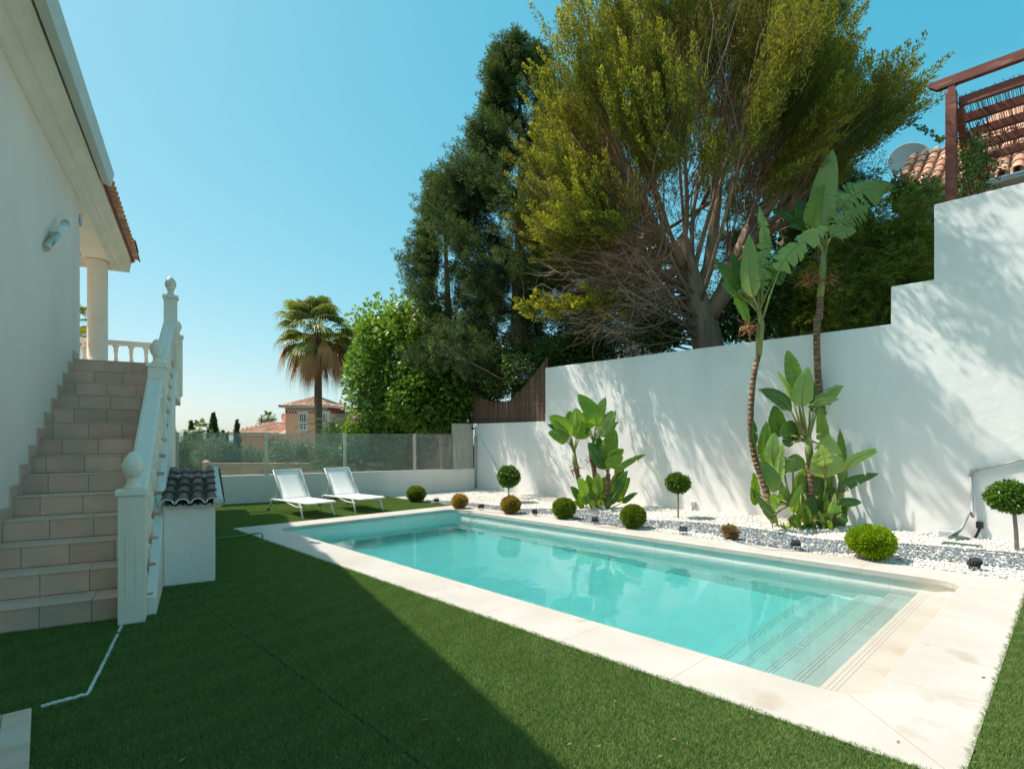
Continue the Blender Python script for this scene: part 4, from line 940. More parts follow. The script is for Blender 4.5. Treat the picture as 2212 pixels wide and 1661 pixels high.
# ================================================================== PLANTS
rg = np.random.default_rng(11)
def unit(a): return a / np.maximum(np.linalg.norm(a, axis=-1, keepdims=True), 1e-9)
def rand_dirs(n): return unit(rg.normal(size=(n, 3)))
def leaf_quads(P, D, L, Wd, roll=None, bend=0.):
    """diamond leaves: P base, D direction, L length, Wd width -> verts, quads"""
    n = len(P); L = np.broadcast_to(L, n)[:, None]; Wd = np.broadcast_to(Wd, n)[:, None]
    r = rand_dirs(n) if roll is None else roll
    S = unit(np.cross(D, r)); Nn = np.cross(S, D)
    a = P; b = P + D * L * .45 + S * Wd * .5 + Nn * L * bend; c = P + D * L - Nn * L * bend; d = P + D * L * .45 - S * Wd * .5 + Nn * L * bend
    return np.stack([a, b, c, d], 1).reshape(-1, 3), np.arange(4 * n).reshape(-1, 4)
def plume_leaves(B, D, L, Rr, k, ll, lw, up=.35):
    """B bases (n,3), D axis dirs, L lengths, Rr radii; k leaves each on a spindle"""
    n = len(B); t = rg.random((n, k)) ** .8
    prof = np.sin(np.pi * np.clip(t * .88 + .08, 0, 1)) ** .7 * (1 - .35 * t)
    rd = rand_dirs(n * k).reshape(n, k, 3); Dk = D[:, None, :]
    rd = unit(rd - (rd * Dk).sum(2, keepdims=True) * Dk)
    rr = np.sqrt(rg.random((n, k))) * prof
    P = B[:, None] + Dk * (L[:, None] * t)[..., None] + rd * (Rr[:, None] * rr)[..., None]
    dirs = unit(Dk * 1.0 + rd * .75 + np.array([0, 0, up]) + rg.normal(0, .25, (n, k, 3)))
    sz = rg.uniform(.7, 1.3, n * k)
    V, F = leaf_quads(P.reshape(-1, 3), dirs.reshape(-1, 3), ll * sz, lw * sz)
    tip = np.clip((t - .45) / .55, 0, 1) * np.clip(rr / np.maximum(prof, .2) * 1.2, 0, 1)
    return V, F, tip.reshape(-1)
def join(parts):
    Vs, Fs, Ts, Ks = [], [], [], []; b = 0
    for V, F, t, k in parts: Vs.append(V); Fs.append(F + b); Ts.append(t); Ks.append(k); b += len(V)
    return np.concatenate(Vs), np.concatenate(Fs), np.concatenate(Ts), np.concatenate(Ks)
def limb(p0, p1, n=8, sag=0., wig=.06, r0=.1, r1=.03):
    p0, p1 = Vector(p0), Vector(p1); Ld = (p1 - p0).length; pts = []; ph = rnd.uniform(0, 6)
    ax = (p1 - p0).cross(Vector((rnd.uniform(-1,1), rnd.uniform(-1,1), rnd.uniform(-1,1)))).normalized()
    for i in range(n + 1):
        t = i / n; p = p0.lerp(p1, t) + Vector((0, 0, -sag * Ld * math.sin(math.pi * t))) + ax * (wig * Ld * math.sin(t * 4 + ph) * math.sin(math.pi * t))
        pts.append(p)
    return pts, [r0 + (r1 - r0) * (i / n) ** .8 for i in range(n + 1)]
def at_path(pts, t):
    x = t * (len(pts) - 1); i = min(int(x), len(pts) - 2); return pts[i].lerp(pts[i + 1], x - i)

# ------------------------------------------------ the big golden conifer behind the wall
def golden():
    d0 = 13.3; base = W(1545, 760, d0); base.z = 2.95; O = W(1490, 585, d0)
    t = thing('golden_cypress', 'huge spreading golden green conifer leaning over the white wall', 'tree', base)
    tb = MB(); P = [base, W(1525, 730, d0), W(1508, 665, d0), W(1490, 600, d0), W(1470, 520, d0)]
    tb.tube(P, [.40, .33, .29, .25, .20], 16, wob=.12)
    P2 = [W(1520, 700, d0), W(1560, 640, d0 - .1), W(1590, 560, d0 - .1), W(1625, 470, d0)]
    tb.tube(P2, [.24, .19, .15, .11], 12, wob=.1)
    P3 = [W(1500, 650, d0), W(1530, 580, d0 + .2), W(1545, 470, d0 + .2), W(1560, 340, d0 + .3)]
    tb.tube(P3, [.18, .15, .12, .07], 10, wob=.1)
    P4 = [W(1490, 600, d0), W(1455, 540, d0 - .4), W(1400, 500, d0 - .8), W(1330, 470, d0 - 1.0)]
    tb.tube(P4, [.14, .11, .08, .05], 10, wob=.1)
    tb.build('trunk', BARK, t)
    angs = [-172, 5, 18, 26, 33, 38, 46, 54, 66, 80, 92, 104, 112, 124, 135, 149, 160, 170, 180, 188, 197, 205]
    rads = [0, 150, 260, 450, 530, 550, 500, 490, 530, 620, 640, 620, 580, 550, 525, 440, 400, 385, 330, 270, 190, 120]
    def shell(al, be):          # al image angle (deg), be depth angle (rad); returns radius in metres
        return np.interp(al, angs, rads) * d0 / 1189 * 1.0
    def dirof(al, be):
        a = np.radians(al); return np.stack([np.cos(a) * np.cos(be), np.sin(be) * np.where(be < 0, .85, 1.0), np.sin(a) * np.cos(be)], -1)
    Ov = np.array(O); parts = []; bparts = []
    limbs = MB(); twigs = MB()
    # limbs
    ends = []
    for i in range(46):
        al = rnd.uniform(20, 200) if i > 8 else (25, 38, 55, 80, 105, 130, 150, 170, 188)[i]; be = rnd.uniform(-1.0, 1.0)
        r = float(shell(al, be)) * rnd.uniform(.62, .8) * (.8 if al < 75 else 1); dv = dirof(np.array(al), np.array(be)); e = O + Vector(dv) * r
        src = at_path(P if al > 75 and al < 150 else (P2 if al < 60 else (P4 if al > 150 else P3)), rnd.uniform(.35, .95))
        pts, rr = limb(src, e, 8, .05, .04, rnd.uniform(.045, .09), .018); limbs.tube(pts, rr, 7)
        ends.append((pts, al, be))
        for q in range(9):
            s0 = at_path(pts, rnd.uniform(.25, .95)); al2 = al + rnd.uniform(-16, 16); be2 = be + rnd.uniform(-.35, .35)
            dv = dirof(np.array(al2), np.array(be2)); e2 = O + Vector(dv) * float(shell(al2, be2)) * rnd.uniform(.7, .93) * (.82 if al2 < 75 else 1)
            if (e2 - s0).length > 3: e2 = s0 + (e2 - s0).normalized() * 3
            p2, r2 = limb(s0, e2, 5, .03, .06, .022, .007); limbs.tube(p2, r2, 5)
    # bare lower branches and twigs on the left below the crown
    for i in range(110):
        al = rnd.uniform(150, 214); be = rnd.uniform(-.9, .8); rmax = 2.2 + 1.6 * rnd.random()
        dv = Vector(dirof(np.array(al), np.array(be))); s0 = at_path(P, rnd.uniform(.15, .9)) + Vector((0, 0, rnd.uniform(-.3, .4)))
        e = O + dv * rmax * rnd.uniform(.7, 1.05)
        pts, rr = limb(s0, e, 7, .08, .09, rnd.uniform(.018, .045), .006); limbs.tube(pts, rr, 5, rnd.random())
        for q in range(12):
            a = at_path(pts, rnd.uniform(.3, 1)); dd = (dv + Vector((rnd.uniform(-.7,.7), rnd.uniform(-.7,.7), rnd.uniform(-.6,.5)))).normalized()
            p2, r2 = limb(a, a + dd * rnd.uniform(.3, .9), 4, .08, .08, .007, .002); twigs.tube(p2, r2, 3, rnd.random(), cap=False)
    for i in range(1500):
        al = rnd.uniform(35, 185); be = rnd.uniform(-1.1, .9); dv = Vector(dirof(np.array(al), np.array(be))); r = float(shell(al, be)) * rnd.uniform(.35, .78)
        a = O + dv * r; dd = (dv + Vector((rnd.uniform(-.5,.5), rnd.uniform(-.5,.5), rnd.uniform(-.3,.6)))).normalized()
        p2, r2 = limb(a, a + dd * rnd.uniform(.4, 1.0), 3, .05, .08, .008, .003); twigs.tube(p2, r2, 3, rnd.random(), cap=False)
    limbs.build('limbs', BARK, t); twigs.build('twigs', TWIG, t)
    # foliage plumes
    n = 6400
    al = rg.uniform(8, 186, n); be = np.arcsin(np.clip(rg.uniform(-1.0, .85, n), -1, 1)) * .95
    # clumping: plumes gather along hundreds of boughs
    nb = 330; bno = rg.normal(0, .22, (nb, 3)); ba = rg.uniform(8, 186, nb); bb = np.arcsin(rg.uniform(-1, .85, nb)) * .95; brd = rg.uniform(.80, 1.0, nb)
    idx = rg.integers(0, nb, n); al = ba[idx] + rg.normal(0, 2.6, n); be = bb[idx] + rg.normal(0, .045, n)
    f = brd[idx] * rg.uniform(.70, 1.0, n); r = shell(al, be) * f
    zz = np.sin(np.radians(al)) * np.cos(be) + np.where(al > 125, .28, 0.); Q = Ov + dirof(al, be) * r[:, None]; pu = 1106 + Q[:, 0] / Q[:, 1] * 1189; pv = 950 - (Q[:, 2] - 1.5) / Q[:, 1] * 1189
    vl_ = np.interp(pu, [1100, 1200, 1290, 1380, 1480, 1580, 1680, 1780, 1880, 1990], [610, 600, 540, 430, 350, 400, 430, 400, 320, 230]) + rg.normal(0, 28, n); vt_ = np.interp(pu, [1560, 1650, 1740, 1800, 1860, 1930, 1985, 1990], [-2000, -700, -60, 30, 70, 125, 180, 2000])
    keep = (al > 6) & (al < 192) & (r > .6) & (pv < vl_) & (pv > vt_ + 40); al, be, r, f, idx = al[keep], be[keep], r[keep], f[keep], idx[keep]
    lobe = np.array([noise.noise(Vector((math.cos(R(a)) * 3.1, b * 3.0, math.sin(R(a)) * 3.1))) for a, b in zip(al, be)])
    r = r * (1 + .07 * lobe)
    D0 = dirof(al, be); B = Ov + D0 * (r - .35)[:, None]
    D = unit(D0 * 1.25 + np.array([0, 0, .42]) + bno[idx] + rg.normal(0, .13, (len(B), 3)))
    low = (al > 150) & (f < .85)
    Lp = rg.uniform(.55, 1.15, len(B)); Rp = rg.uniform(.08, .13, len(B))
    V, F, tp = plume_leaves(B, D, Lp, Rp, 150, .06, .021)
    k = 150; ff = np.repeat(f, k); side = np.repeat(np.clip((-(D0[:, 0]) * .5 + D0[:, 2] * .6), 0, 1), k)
    tip = np.clip(tp ** 1.5 * (.1 + 1.0 * side) * (ff > .80), 0, .9)  # yellow weighted to the sunward left and top: sunlight put into leaf colour
    # leave thin the underside of the crown
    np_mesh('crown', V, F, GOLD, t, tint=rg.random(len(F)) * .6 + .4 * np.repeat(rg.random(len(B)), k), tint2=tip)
    # inner dry foliage
    n = 1500; al = rg.uniform(40, 180, n); be = np.arcsin(rg.uniform(-.95, .8, n)); r = shell(al, be) * rg.uniform(.45, .80, n)
    D0 = dirof(al, be); B = Ov + D0 * r[:, None]; D = unit(D0 + rg.normal(0, .35, (n, 3)) + np.array([0, 0, .3]))
    V, F, tp = plume_leaves(B, D, rg.uniform(.35, .7, n), rg.uniform(.08, .15, n), 26, .075, .02)
    np_mesh('dry_inner_foliage', V, F, BROWNF, t, tint=rg.random(len(F)))
    # low isolated bough on the left
    bb_ = MB(); pts, rr = limb(W(1440, 655, 13.0), W(1150, 665, 12.4), 10, .0, .03, .05, .01); bb_.tube(pts, rr, 7)
    pl = []
    for i in range(70):
        tt = rnd.uniform(.25, 1); a = at_path(pts, tt); pl.append((a, Vector((-1, rnd.uniform(-.7,.7), rnd.uniform(-.2,.5))).normalized()))
        e = a + pl[-1][1] * .3
    for i in range(30):
        a = at_path(pts, rnd.uniform(.05, .8)); p2, r2 = limb(a, a + Vector((rnd.uniform(-1,.1), rnd.uniform(-.5,.5), rnd.uniform(-.5,.4))) * .8, 5, .05, .1, .014, .003); bb_.tube(p2, r2, 4)
        if rnd.random() < .7: pl.append((p2[-1], Vector((-.8, rnd.uniform(-.5,.5), .2)).normalized()))
    B = np.array([p[0] for p in pl]); D = np.array([p[1] for p in pl])
    V, F, tp = plume_leaves(B, D, rg.uniform(.3, .55, len(B)), rg.uniform(.06, .11, len(B)), 80, .075, .026)
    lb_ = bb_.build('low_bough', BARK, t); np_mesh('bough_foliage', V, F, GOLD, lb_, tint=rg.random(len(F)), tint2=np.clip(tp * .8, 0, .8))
golden()

def dark_conifer(label, base, apex, rbot, n, d, left_bias=0, bare=0., kk=46, droop=.25, power=.8, tipc=.7, seedlobes=40, lf=.10, name='dark_cypress', sub=None, rtop=.12):
    """tall dark conifer: trunk, tiers of boughs, drooping sprays"""
    base, apex = Vector(base), Vector(apex); t = thing(name, label, 'tree', base)
    H = apex.z - base.z
    tb = MB(); pts, rr = limb(base, apex, 10, 0, .008, .02 * H + .05, .02); tb.tube(pts, rr, 10, wob=.1); tb.build('trunk', BARK, t)
    nb = seedlobes * 5; h = rg.random(nb) ** .9; az = rg.uniform(0, 6.283, nb); rad = (rbot * np.minimum(1, (1 - h) * power) ** .9 + rtop) * np.where(rg.random(nb) < .3, rg.uniform(.95, 1.15, nb), rg.uniform(.55, .95, nb))
    lm = MB()
    for i in range(0, nb):
        if h[i] < bare: continue
        p0 = base.lerp(apex, h[i] * .96 + .0); e = p0 + Vector((math.cos(az[i]) * rad[i], math.sin(az[i]) * rad[i], rad[i] * .32))
        if h[i] < bare + .35 and i % 2 == 0: pts, rr = limb(p0, e, 4, .04, .05, .03, .008); lm.tube(pts, rr, 4)
    if len(lm.v): lm.build('boughs', BARK, t)
    idx = rg.integers(0, nb, n); s = np.sqrt(rg.uniform(.12, 1.0, n)); hh = h[idx]; sel = hh > bare; idx, s, hh = idx[sel], s[sel], hh[sel]; n = len(idx)
    r_ = rad[idx] * s; A = az[idx] + rg.normal(0, .12, n)
    ctr = np.array(base)[None] + (np.array(apex) - np.array(base))[None] * hh[:, None]
    out = np.stack([np.cos(A), np.sin(A), np.zeros(n)], 1)
    P = ctr + out * r_[:, None] + np.array([0, 0, 1]) * (r_ * .32 + rg.normal(0, .14, n))[:, None]
    D = unit(out * .9 + np.array([0, 0, .35 - droop]) + rg.normal(0, .35, (n, 3)))
    V, F, tp = plume_leaves(P, D, rg.uniform(.28, .6, n), rg.uniform(.08, .15, n), kk, lf * 1.15, lf * .24, up=-droop)
    np_mesh('crown', V, F, DARKC, t, tint=rg.random(len(F)) * .5 + .5 * np.repeat(rg.random(n), kk), tint2=np.clip(tp * tipc * np.repeat(s, kk), 0, 1))
    return t
d1 = 16.5
b0 = W(1130, 850, d1); b0.z = 1.3
dark_conifer('tall dark green conifer with a pointed top left of the golden one', b0, W(1120, 112, d1), 2.75, 9000, d1, kk=70, power=1.7, bare=.10, lf=.075, rtop=.28)
b1 = W(985, 850, 17.6); b1.z = 1.0
dark_conifer('lower dark conifer whose narrow top stands beside the tallest conifer', b1, W(955, 388, 17.6), 1.35, 2600, 17.6, kk=70, power=2.2, bare=.12, rtop=.10, lf=.075)
b2 = W(1290, 850, 17.5); b2.z = 1.5
dark_conifer('dark conifer hidden behind the left side of the golden crown', b2, W(1270, 200, 17.5), 2.2, 2800, 17.5, kk=40, power=1.6, bare=.04)
b3 = W(1700, 720, 16.5); b3.z = 3
dark_conifer('dark columnar cypress rising through the right half of the golden crown', b3, W(1690, -110, 16.5), 1.7, 4600, 16.5, kk=50, power=2.2, droop=0., bare=.02, rtop=.45, lf=.08)
b4 = W(1820, 640, 15.5); b4.z = 3
dark_conifer('short dark conifer under the right side of the golden crown', b4, W(1790, 330, 15.5), 1.5, 1600, 15.5, kk=40, power=1.8, bare=.0)
b5 = W(1110, 850, 16.9); b5.z = 1.2
dark_conifer('greyish conifer with a bare lower trunk behind the reed screen', b5, W(1110, 570, 16.6), 1.5, 1100, 15.3, kk=60, power=1.8, bare=.34, tipc=1.0, lf=.075)

def leafy(label, cat, name, c, rad, nleaf, m, size, stems=True, base=None, shoots=0, tipc=.6, kshape=None, wratio=.62, group=None, frame_top=0, inner=.55, lumps=22, trunk_r=.08, lump_amp=.3):
    """rounded leafy crown: lumpy ellipsoid filled with separate leaves, limbs inside"""
    c = Vector(c); rad = Vector(rad); base = Vector(base) if base else Vector((c.x, c.y, c.z - rad.z)); t = thing(name, label, cat, base, group=group)
    if stems:
        tb = MB(); pts, rr = limb(base, c + Vector((0, 0, -rad.z * .2)), 6, 0, .03, trunk_r, trunk_r * .6); tb.tube(pts, rr, 8, wob=.1)
        for i in range(14):
            dv = Vector(rand_dirs(1)[0]); dv.z = abs(dv.z) * .8; e = c + Vector((dv.x * rad.x, dv.y * rad.y, dv.z * rad.z)) * .8
            p2, r2 = limb(at_path(pts, rnd.uniform(.4, 1)), e, 5, .02, .05, trunk_r * .4, trunk_r * .1); tb.tube(p2, r2, 5)
        tb.build('trunk', BARK, t)
    ld = rand_dirs(lumps); n = nleaf; dv = rand_dirs(n); 
    near = (dv @ ld.T).max(1); f = (1 - lump_amp) + lump_amp * np.clip((near - .55) / .4, 0, 1)
    s = (inner + (1 - inner) * rg.random(n) ** .5) * f
    P = np.array(c) + dv * np.array(rad) * s[:, None]
    D = unit(dv * .8 + rg.normal(0, .5, (n, 3)) + np.array([0, 0, -.1])); sz = size * rg.uniform(.6, 1.25, n)
    tip = np.clip((s / f - .8) / .2, 0, 1) * tipc * rg.random(n)
    V, F = leaf_quads(P, D, sz, sz * wratio, bend=.06)
    parts = [(V, F, rg.random(n), tip)]
    for i in range(shoots):
        dv = rand_dirs(1)[0]; dv[2] = abs(dv[2]) * .9 + .25; dv = dv / np.linalg.norm(dv); a = np.array(c) + dv * np.array(rad) * .72; Ls = rg.uniform(.45, 1.15) * min(rad.x, 2) * .7
        ax = unit(dv * .6 + np.array([0, 0, .8]) + rg.normal(0, .25, 3)); m_ = 38; tt = rg.random(m_)
        P = a + ax * (tt * Ls)[:, None] + rg.normal(0, .05, (m_, 3)); D = unit(ax * .5 + rg.normal(0, .6, (m_, 3))); sz = size * rg.uniform(.6, 1.1, m_)
        V, F = leaf_quads(P, D, sz, sz * wratio, bend=.06); parts.append((V, F, rg.random(m_), np.clip(tt * tipc * 1.3, 0, 1)))
    V, F, ti, tp = join(parts); np_mesh('crown', V, F, m, t, tint=ti, tint2=tp)
    return t
# bright broad-leaved tree behind the glass
leafy('large bright green broad leaved tree behind the glass screen', 'tree', 'mulberry_tree', W(885, 815, 18.5), (2.15, 2.0, 2.25), 17000, BROAD, .17, base=W(900, 1050, 18.5), shoots=190, tipc=.9, inner=.3, trunk_r=.16, lumps=22, lump_amp=.42)
leafy('leafy branch mass right of the bright tree in front of the dark conifers', 'tree', 'mulberry_tree', W(938, 862, 16.9), (1.45, .9, 1.15), 8200, BROAD, .16, base=W(960, 1050, 16.9), shoots=26, tipc=.8, inner=.3, trunk_r=.08)
leafy('broad leaved bush glowing through the right glass panels', 'bush', 'broad_bush', W(830, 965, 18.2), (1.6, 1.0, .9), 5200, BROAD, .15, base=W(830, 1050, 18.2), shoots=20, inner=.3)

# ------------------------------------------------ fan palm
def fan_leaf(o, d, up, size, nseg=22, droopy=.5, spread=150):
    """returns verts, tris for one fan: strips radiating from the hub"""
    d = Vector(d).normalized(); s = d.cross(up).normalized(); nrm = s.cross(d).normalized(); V = []; F = []
    for i in range(nseg):
        a = R(-spread / 2 + spread * i / (nseg - 1)); dr = d * math.cos(a) + s * math.sin(a); Ls = size * (1 - .25 * abs(a) / R(75)) * rnd.uniform(.9, 1.08); wd = Ls * math.pi * spread / 180 / nseg * .40
        sd = (s * math.cos(a) - d * math.sin(a)); b = len(V); fold = nrm * (wd * .5 * (1 if i % 2 else -1))
        p1 = o + dr * Ls * .55 + Vector((0, 0, -droopy * Ls * .10)); p2 = o + dr * Ls * .85 + Vector((0, 0, -droopy * Ls * .38)); p3 = o + dr * Ls * .95 + Vector((0, 0, -droopy * Ls * .80))
        V += [o, p1 + sd * wd + fold, p1 - sd * wd - fold, p2 + sd * wd * .4, p2 - sd * wd * .4, p3]
        F += [(b, b + 1, b + 2), (b + 1, b + 3, b + 4), (b + 1, b + 4, b + 2), (b + 3, b + 5, b + 4)]
    return V, F
def fan_palm(label, hub, base, R0, nl, nd, tr, name='fan_palm', group=None):
    hub, base = Vector(hub), Vector(base); t = thing(name, label, 'palm', base, group=group)
    m = MB(); pts = [base.lerp(hub, i / 14) for i in range(15)]; m.tube(pts, [tr * (1.25 - .3 * i / 14) * (1 + .03 * (i % 2)) for i in range(15)], 14, wob=.03)
    m.tube([hub - Vector((0, 0, .9)), hub - Vector((0, 0, .4)), hub + Vector((0, 0, .15))], [tr * 1.0, tr * 1.35, tr * .8], 12, wob=.2); m.build('trunk', PBARK, t)
    for (nm, cnt, mt, lo, hi, dl) in (('green_fronds', nl, PALMG, -.45, 1.4, .8), ('dead_fronds', nd, PALMD, -1.15, -.25, 1.4)):
        V, F, T, K = [], [], [], []
        for i in range(cnt):
            el = rnd.uniform(lo, hi); az = i * 2.399 + rnd.uniform(-.2, .2); dv = Vector((math.cos(az) * math.cos(el), math.sin(az) * math.cos(el), math.sin(el)))
            pl = R0 * rnd.uniform(.45, .72) * (1 if nm[0] == 'g' else .95); a = hub + dv * .1; o = hub + dv * pl + Vector((0, 0, -.06))
            b = len(V); w_ = .018; sd = dv.cross(Vector((0, 0, 1))).normalized() * w_; V += [a - sd, a + sd, o + sd, o - sd]; F += [(b, b + 1, b + 2), (b, b + 2, b + 3)]; tn = rnd.random(); T += [tn] * 2
            d2 = (dv + Vector((0, 0, -.25 if nm[0] == 'g' else -.8))).normalized(); up = Vector((0, 0, 1)) if abs(d2.z) < .95 else Vector((1, 0, 0))
            v, f = fan_leaf(o, d2, up, R0 * rnd.uniform(.42, .56), 24, dl * rnd.uniform(.7, 1.2), 170 if nm[0] == 'g' else 60); b = len(V); V += v; F += [tuple(q + b for q in x) for x in f]; T += [tn * .6 + rnd.random() * .4 for _ in f]
        np_mesh(nm, np.array([tuple(v) for v in V]), np.array(F), mt, t, tint=np.array(T))
    return t
dp = 25.0
fan_palm('tall fan palm with a skirt of dead brown fronds behind the glass', W(686, 722, dp), W(690, 1045, dp) - Vector((0, 0, 1)), 1.95, 62, 34, .155)
fan_palm('fan palm partly hidden behind the porch column', W(140, 700, 16), W(140, 700, 16) - Vector((0, 0, 7)), 1.0, 30, 6, .14)
fan_palm('small distant fan palm rising behind the villa roof', W(579, 905, 62), W(579, 905, 62) - Vector((0, 0, 5)), 1.1, 26, 4, .15)
fan_palm('low fan palm among the small cypresses on the left', W(432, 932, 33), W(432, 1010, 33) - Vector((0, 0, 1)), 1.0, 24, 4, .12)

# ------------------------------------------------ feather palm fronds (low date palms beyond the glass)
def feather_palm(label, hub, base, Lf, fronds, tr=.2):
    hub, base = Vector(hub), Vector(base); t = thing('date_palm', label, 'palm', base)
    m = MB(); m.tube([base, base.lerp(hub, .5), hub], [tr * 1.1, tr, tr * 1.1], 12, wob=.15); m.build('trunk', PBARK, t)
    for (az, el, ln) in fronds:
        V, F = [], []; rp = []; L_ = Lf * ln; n = 46
        for i in range(n + 1):
            s = i / n; e = el - s * (1.35 + .3 * el) ; 
            rp.append((rp[-1] if rp else hub) + Vector((math.cos(az) * math.cos(e), math.sin(az) * math.cos(e), math.sin(e))) * (L_ / n))
        for i in range(3, n):
            p = rp[i]; tg = (rp[i + 1] - rp[i - 1]).normalized(); sd = tg.cross(Vector((0, 0, 1))).normalized(); ll = L_ * .20 * math.sin(math.pi * min(1, i / n * .85 + .13)) ** .6
            for sg in (-1, 1):
                for q in range(2):
                    dr = (sd * sg + tg * .75 + Vector((0, 0, rnd.uniform(-.35, .25)))).normalized(); b = len(V); w_ = tg * .012
                    V += [p - w_, p + w_, p + dr * ll * rnd.uniform(.85, 1.05) + Vector((0, 0, -ll * .12))]; F.append((b, b + 1, b + 2))
        for i in range(n):
            b = len(V); w_ = Vector((0, 0, .014 * (1 - i / n) + .004)); V += [rp[i] - w_, rp[i] + w_, rp[i + 1]]; F.append((b, b + 1, b + 2))
            b = len(V); w_ = (rp[min(i + 1, n)] - rp[i]).cross(Vector((0, 0, 1))).normalized() * (.014 * (1 - i / n) + .004); V += [rp[i] - w_, rp[i] + w_, rp[i + 1]]; F.append((b, b + 1, b + 2))
        np_mesh('frond', np.array([tuple(v) for v in V]), np.array(F), PINNA, t, tint=rg.random(len(F)))
    return t
feather_palm('date palm whose arching fronds show behind the middle glass panels', W(762, 1035, 17.6), W(768, 1075, 17.6) - Vector((0, 0, .6)), 2.6, [(2.9, .75, 1), (3.3, .9, 1.05), (2.6, 1.0, .9), (3.6, .35, .9), (2.2, 1.2, .9), (1.2, 1.1, .9), (.4, 1.0, .8), (4.4, .9, .8), (5.4, .8, .8), (3.0, .2, .9), (2.75, 1.3, 1.0), (.1, .6, .8)])
feather_palm('upright date palm fronds between the palm trunk and the bright tree', W(735, 950, 21), W(735, 1040, 21) - Vector((0, 0, 1)), 2.1, [(2.8, 1.25, 1), (3.4, 1.1, .9), (2.0, 1.3, 1), (.4, 1.35, 1.1), (1.2, 1.2, .9), (4.6, 1.2, .8), (5.8, 1.1, .8), (3.1, .9, .8), (.0, 1.5, 1.2)])

# ------------------------------------------------ small cypresses and bushes beyond the parapet on the left
def small_cypress(u, vtop, vbot, d, r, label):
    b = W(u, vbot, d); t = thing('slim_cypress', label, 'tree', b, group='small cypresses beyond the parapet'); H = (vbot - vtop) / 1189 * d
    MB().tube([b, b + Vector((0, 0, H * .9))], [.06, .02], 6).build('trunk', BARK, t)
    n = int(500 + 420 * r * H / 2); h = rg.random(n); az = rg.uniform(0, 6.283, n); rr = r * np.clip((1 - h) * 1.5, 0, 1) * rg.uniform(.2, 1, n)
    P = np.array(b) + np.stack([np.cos(az) * rr, np.sin(az) * rr, h * H * .92], 1); D = unit(np.stack([np.cos(az) * .3, np.sin(az) * .3, np.ones(n)], 1) + rg.normal(0, .12, (n, 3)))
    V, F, tp = plume_leaves(P, D, rg.uniform(.2, .4, n) * (1.15 - h * .6), rg.uniform(.05, .08, n) * (1.2 - h), 20, .08, .03); np_mesh('crown', V, F, DARKC, t, tint=rg.random(len(F)), tint2=tp * .4)
for i, (u, vt, r, lab) in enumerate(((401, 930, .22, 'leftmost and lowest pointed cypress beside the staircase wall'), (413, 904, .28, 'slim cypress next to the staircase, second from the left'), (419, 922, .24, 'short cypress just right of the slim one near the staircase'), (461, 886, .62, 'broadest pointed cypress of the group beyond the parapet'), (512, 902, .26, 'slim cypress standing against the left end of the villa roof'), (482, 928, .26, 'short cypress between the broadest cypress and the villa'), (489, 934, .2, 'lowest cypress tip just left of the villa wall'))):
    small_cypress(u, vt, 1035, 33 - i * .3, r, lab)
BU = [('dark bush filling the left end of the glass screen', (400, 988), 30, (1.3, .8, 1.15), HEDGE, .12, 2600), ('greyish olive bush behind the first long glass panel', (462, 985), 28.5, (1.1, .8, .95), OLIVE, .11, 3000), ('dark rounded bush just left of the villa wall', (497, 992), 29, (.55, .6, .95), HEDGE, .11, 2200), ('pale low bush in front of the villa wall', (545, 990), 30, (.75, .6, .55), OLIVE, .11, 1500),
      ('olive tree in front of the villa wall beside the first post', (600, 985), 27.5, (.75, .6, .95), OLIVE, .10, 2600), ('olive tree with grey leaves left of the palm trunk', (625, 985), 27, (.95, .7, .8), OLIVE, .10, 2200), ('round green bush beside the small tiled roof', (672, 985), 27, (.7, .6, .6), HEDGE, .10, 1600), ('tall dense green hedge bush behind the middle glass panel', (723, 985), 20, (.85, .7, 1.1), HEDGE, .09, 4200), ('dark bush filling the glass panel right of the middle post', (800, 985), 20.5, (1.3, .8, 1.1), HEDGE, .10, 4200),
      ('dark bush behind the glass panel nearest the concrete slab', (905, 975), 19, (1.1, .7, 1.0), HEDGE, .10, 3800), ('dark hedge behind the last glass panel', (955, 940), 19.3, (.9, .7, 1.3), HEDGE, .10, 3400), ('low dark bush at the far left under the cypresses', (385, 1000), 31, (1.0, .7, 1.2), HEDGE, .12, 1600), ('dark shrub under the short cypresses', (440, 1000), 29.5, (1.0, .7, .8), HEDGE, .12, 1800)]
for lab, (u, v), d, rad, m_, sz, nl in BU:
    c = W(u, v, d); leafy(lab, 'bush', 'garden_bush', c, rad, nl, m_, sz, base=(c.x, c.y, c.z - rad[2] * 1.0), shoots=10, tipc=.4, inner=.25, trunk_r=.05, group='bushes beyond the parapet')
# strelitzia-like twisted trunks and a white garden wall behind the last panes
o = MB().box(W(880, 1, 21).x, W(960, 1, 21).x, 21, 21.2, -2, W(880, 992, 21).z).build('far_garden_wall', VWH); tag(o, 'pale garden wall seen through the glass near the concrete slab', 'wall')
tk = thing('dragon_tree', 'thick forked trunks of a small tree behind the last glass panel', 'tree', W(960, 1030, 18.2))
m = MB()
for a, b, c in ((940, 955, 945), (965, 950, 972), (975, 985, 965)):
    m.tube([W(960, 1040, 18.2), W(b, 1000, 18.2), W(a, 965, 18.2), W(c, 935, 18.2)], [.10, .085, .07, .05], 8, wob=.15)
m.build('trunk', TTRUNK, tk)
P = np.array([tuple(W(rnd.choice((945, 972, 965)) + rnd.uniform(-10, 10), 935 + rnd.uniform(-10, 12), 18.2)) for _ in range(420)]); D = unit(rand_dirs(420) + np.array([0, -.1, .1]))
V, F = leaf_quads(P, D, rg.uniform(.3, .55, 420), .035, bend=.05); np_mesh('leaves', V, F, HEDGE, tk, tint=rg.random(420))

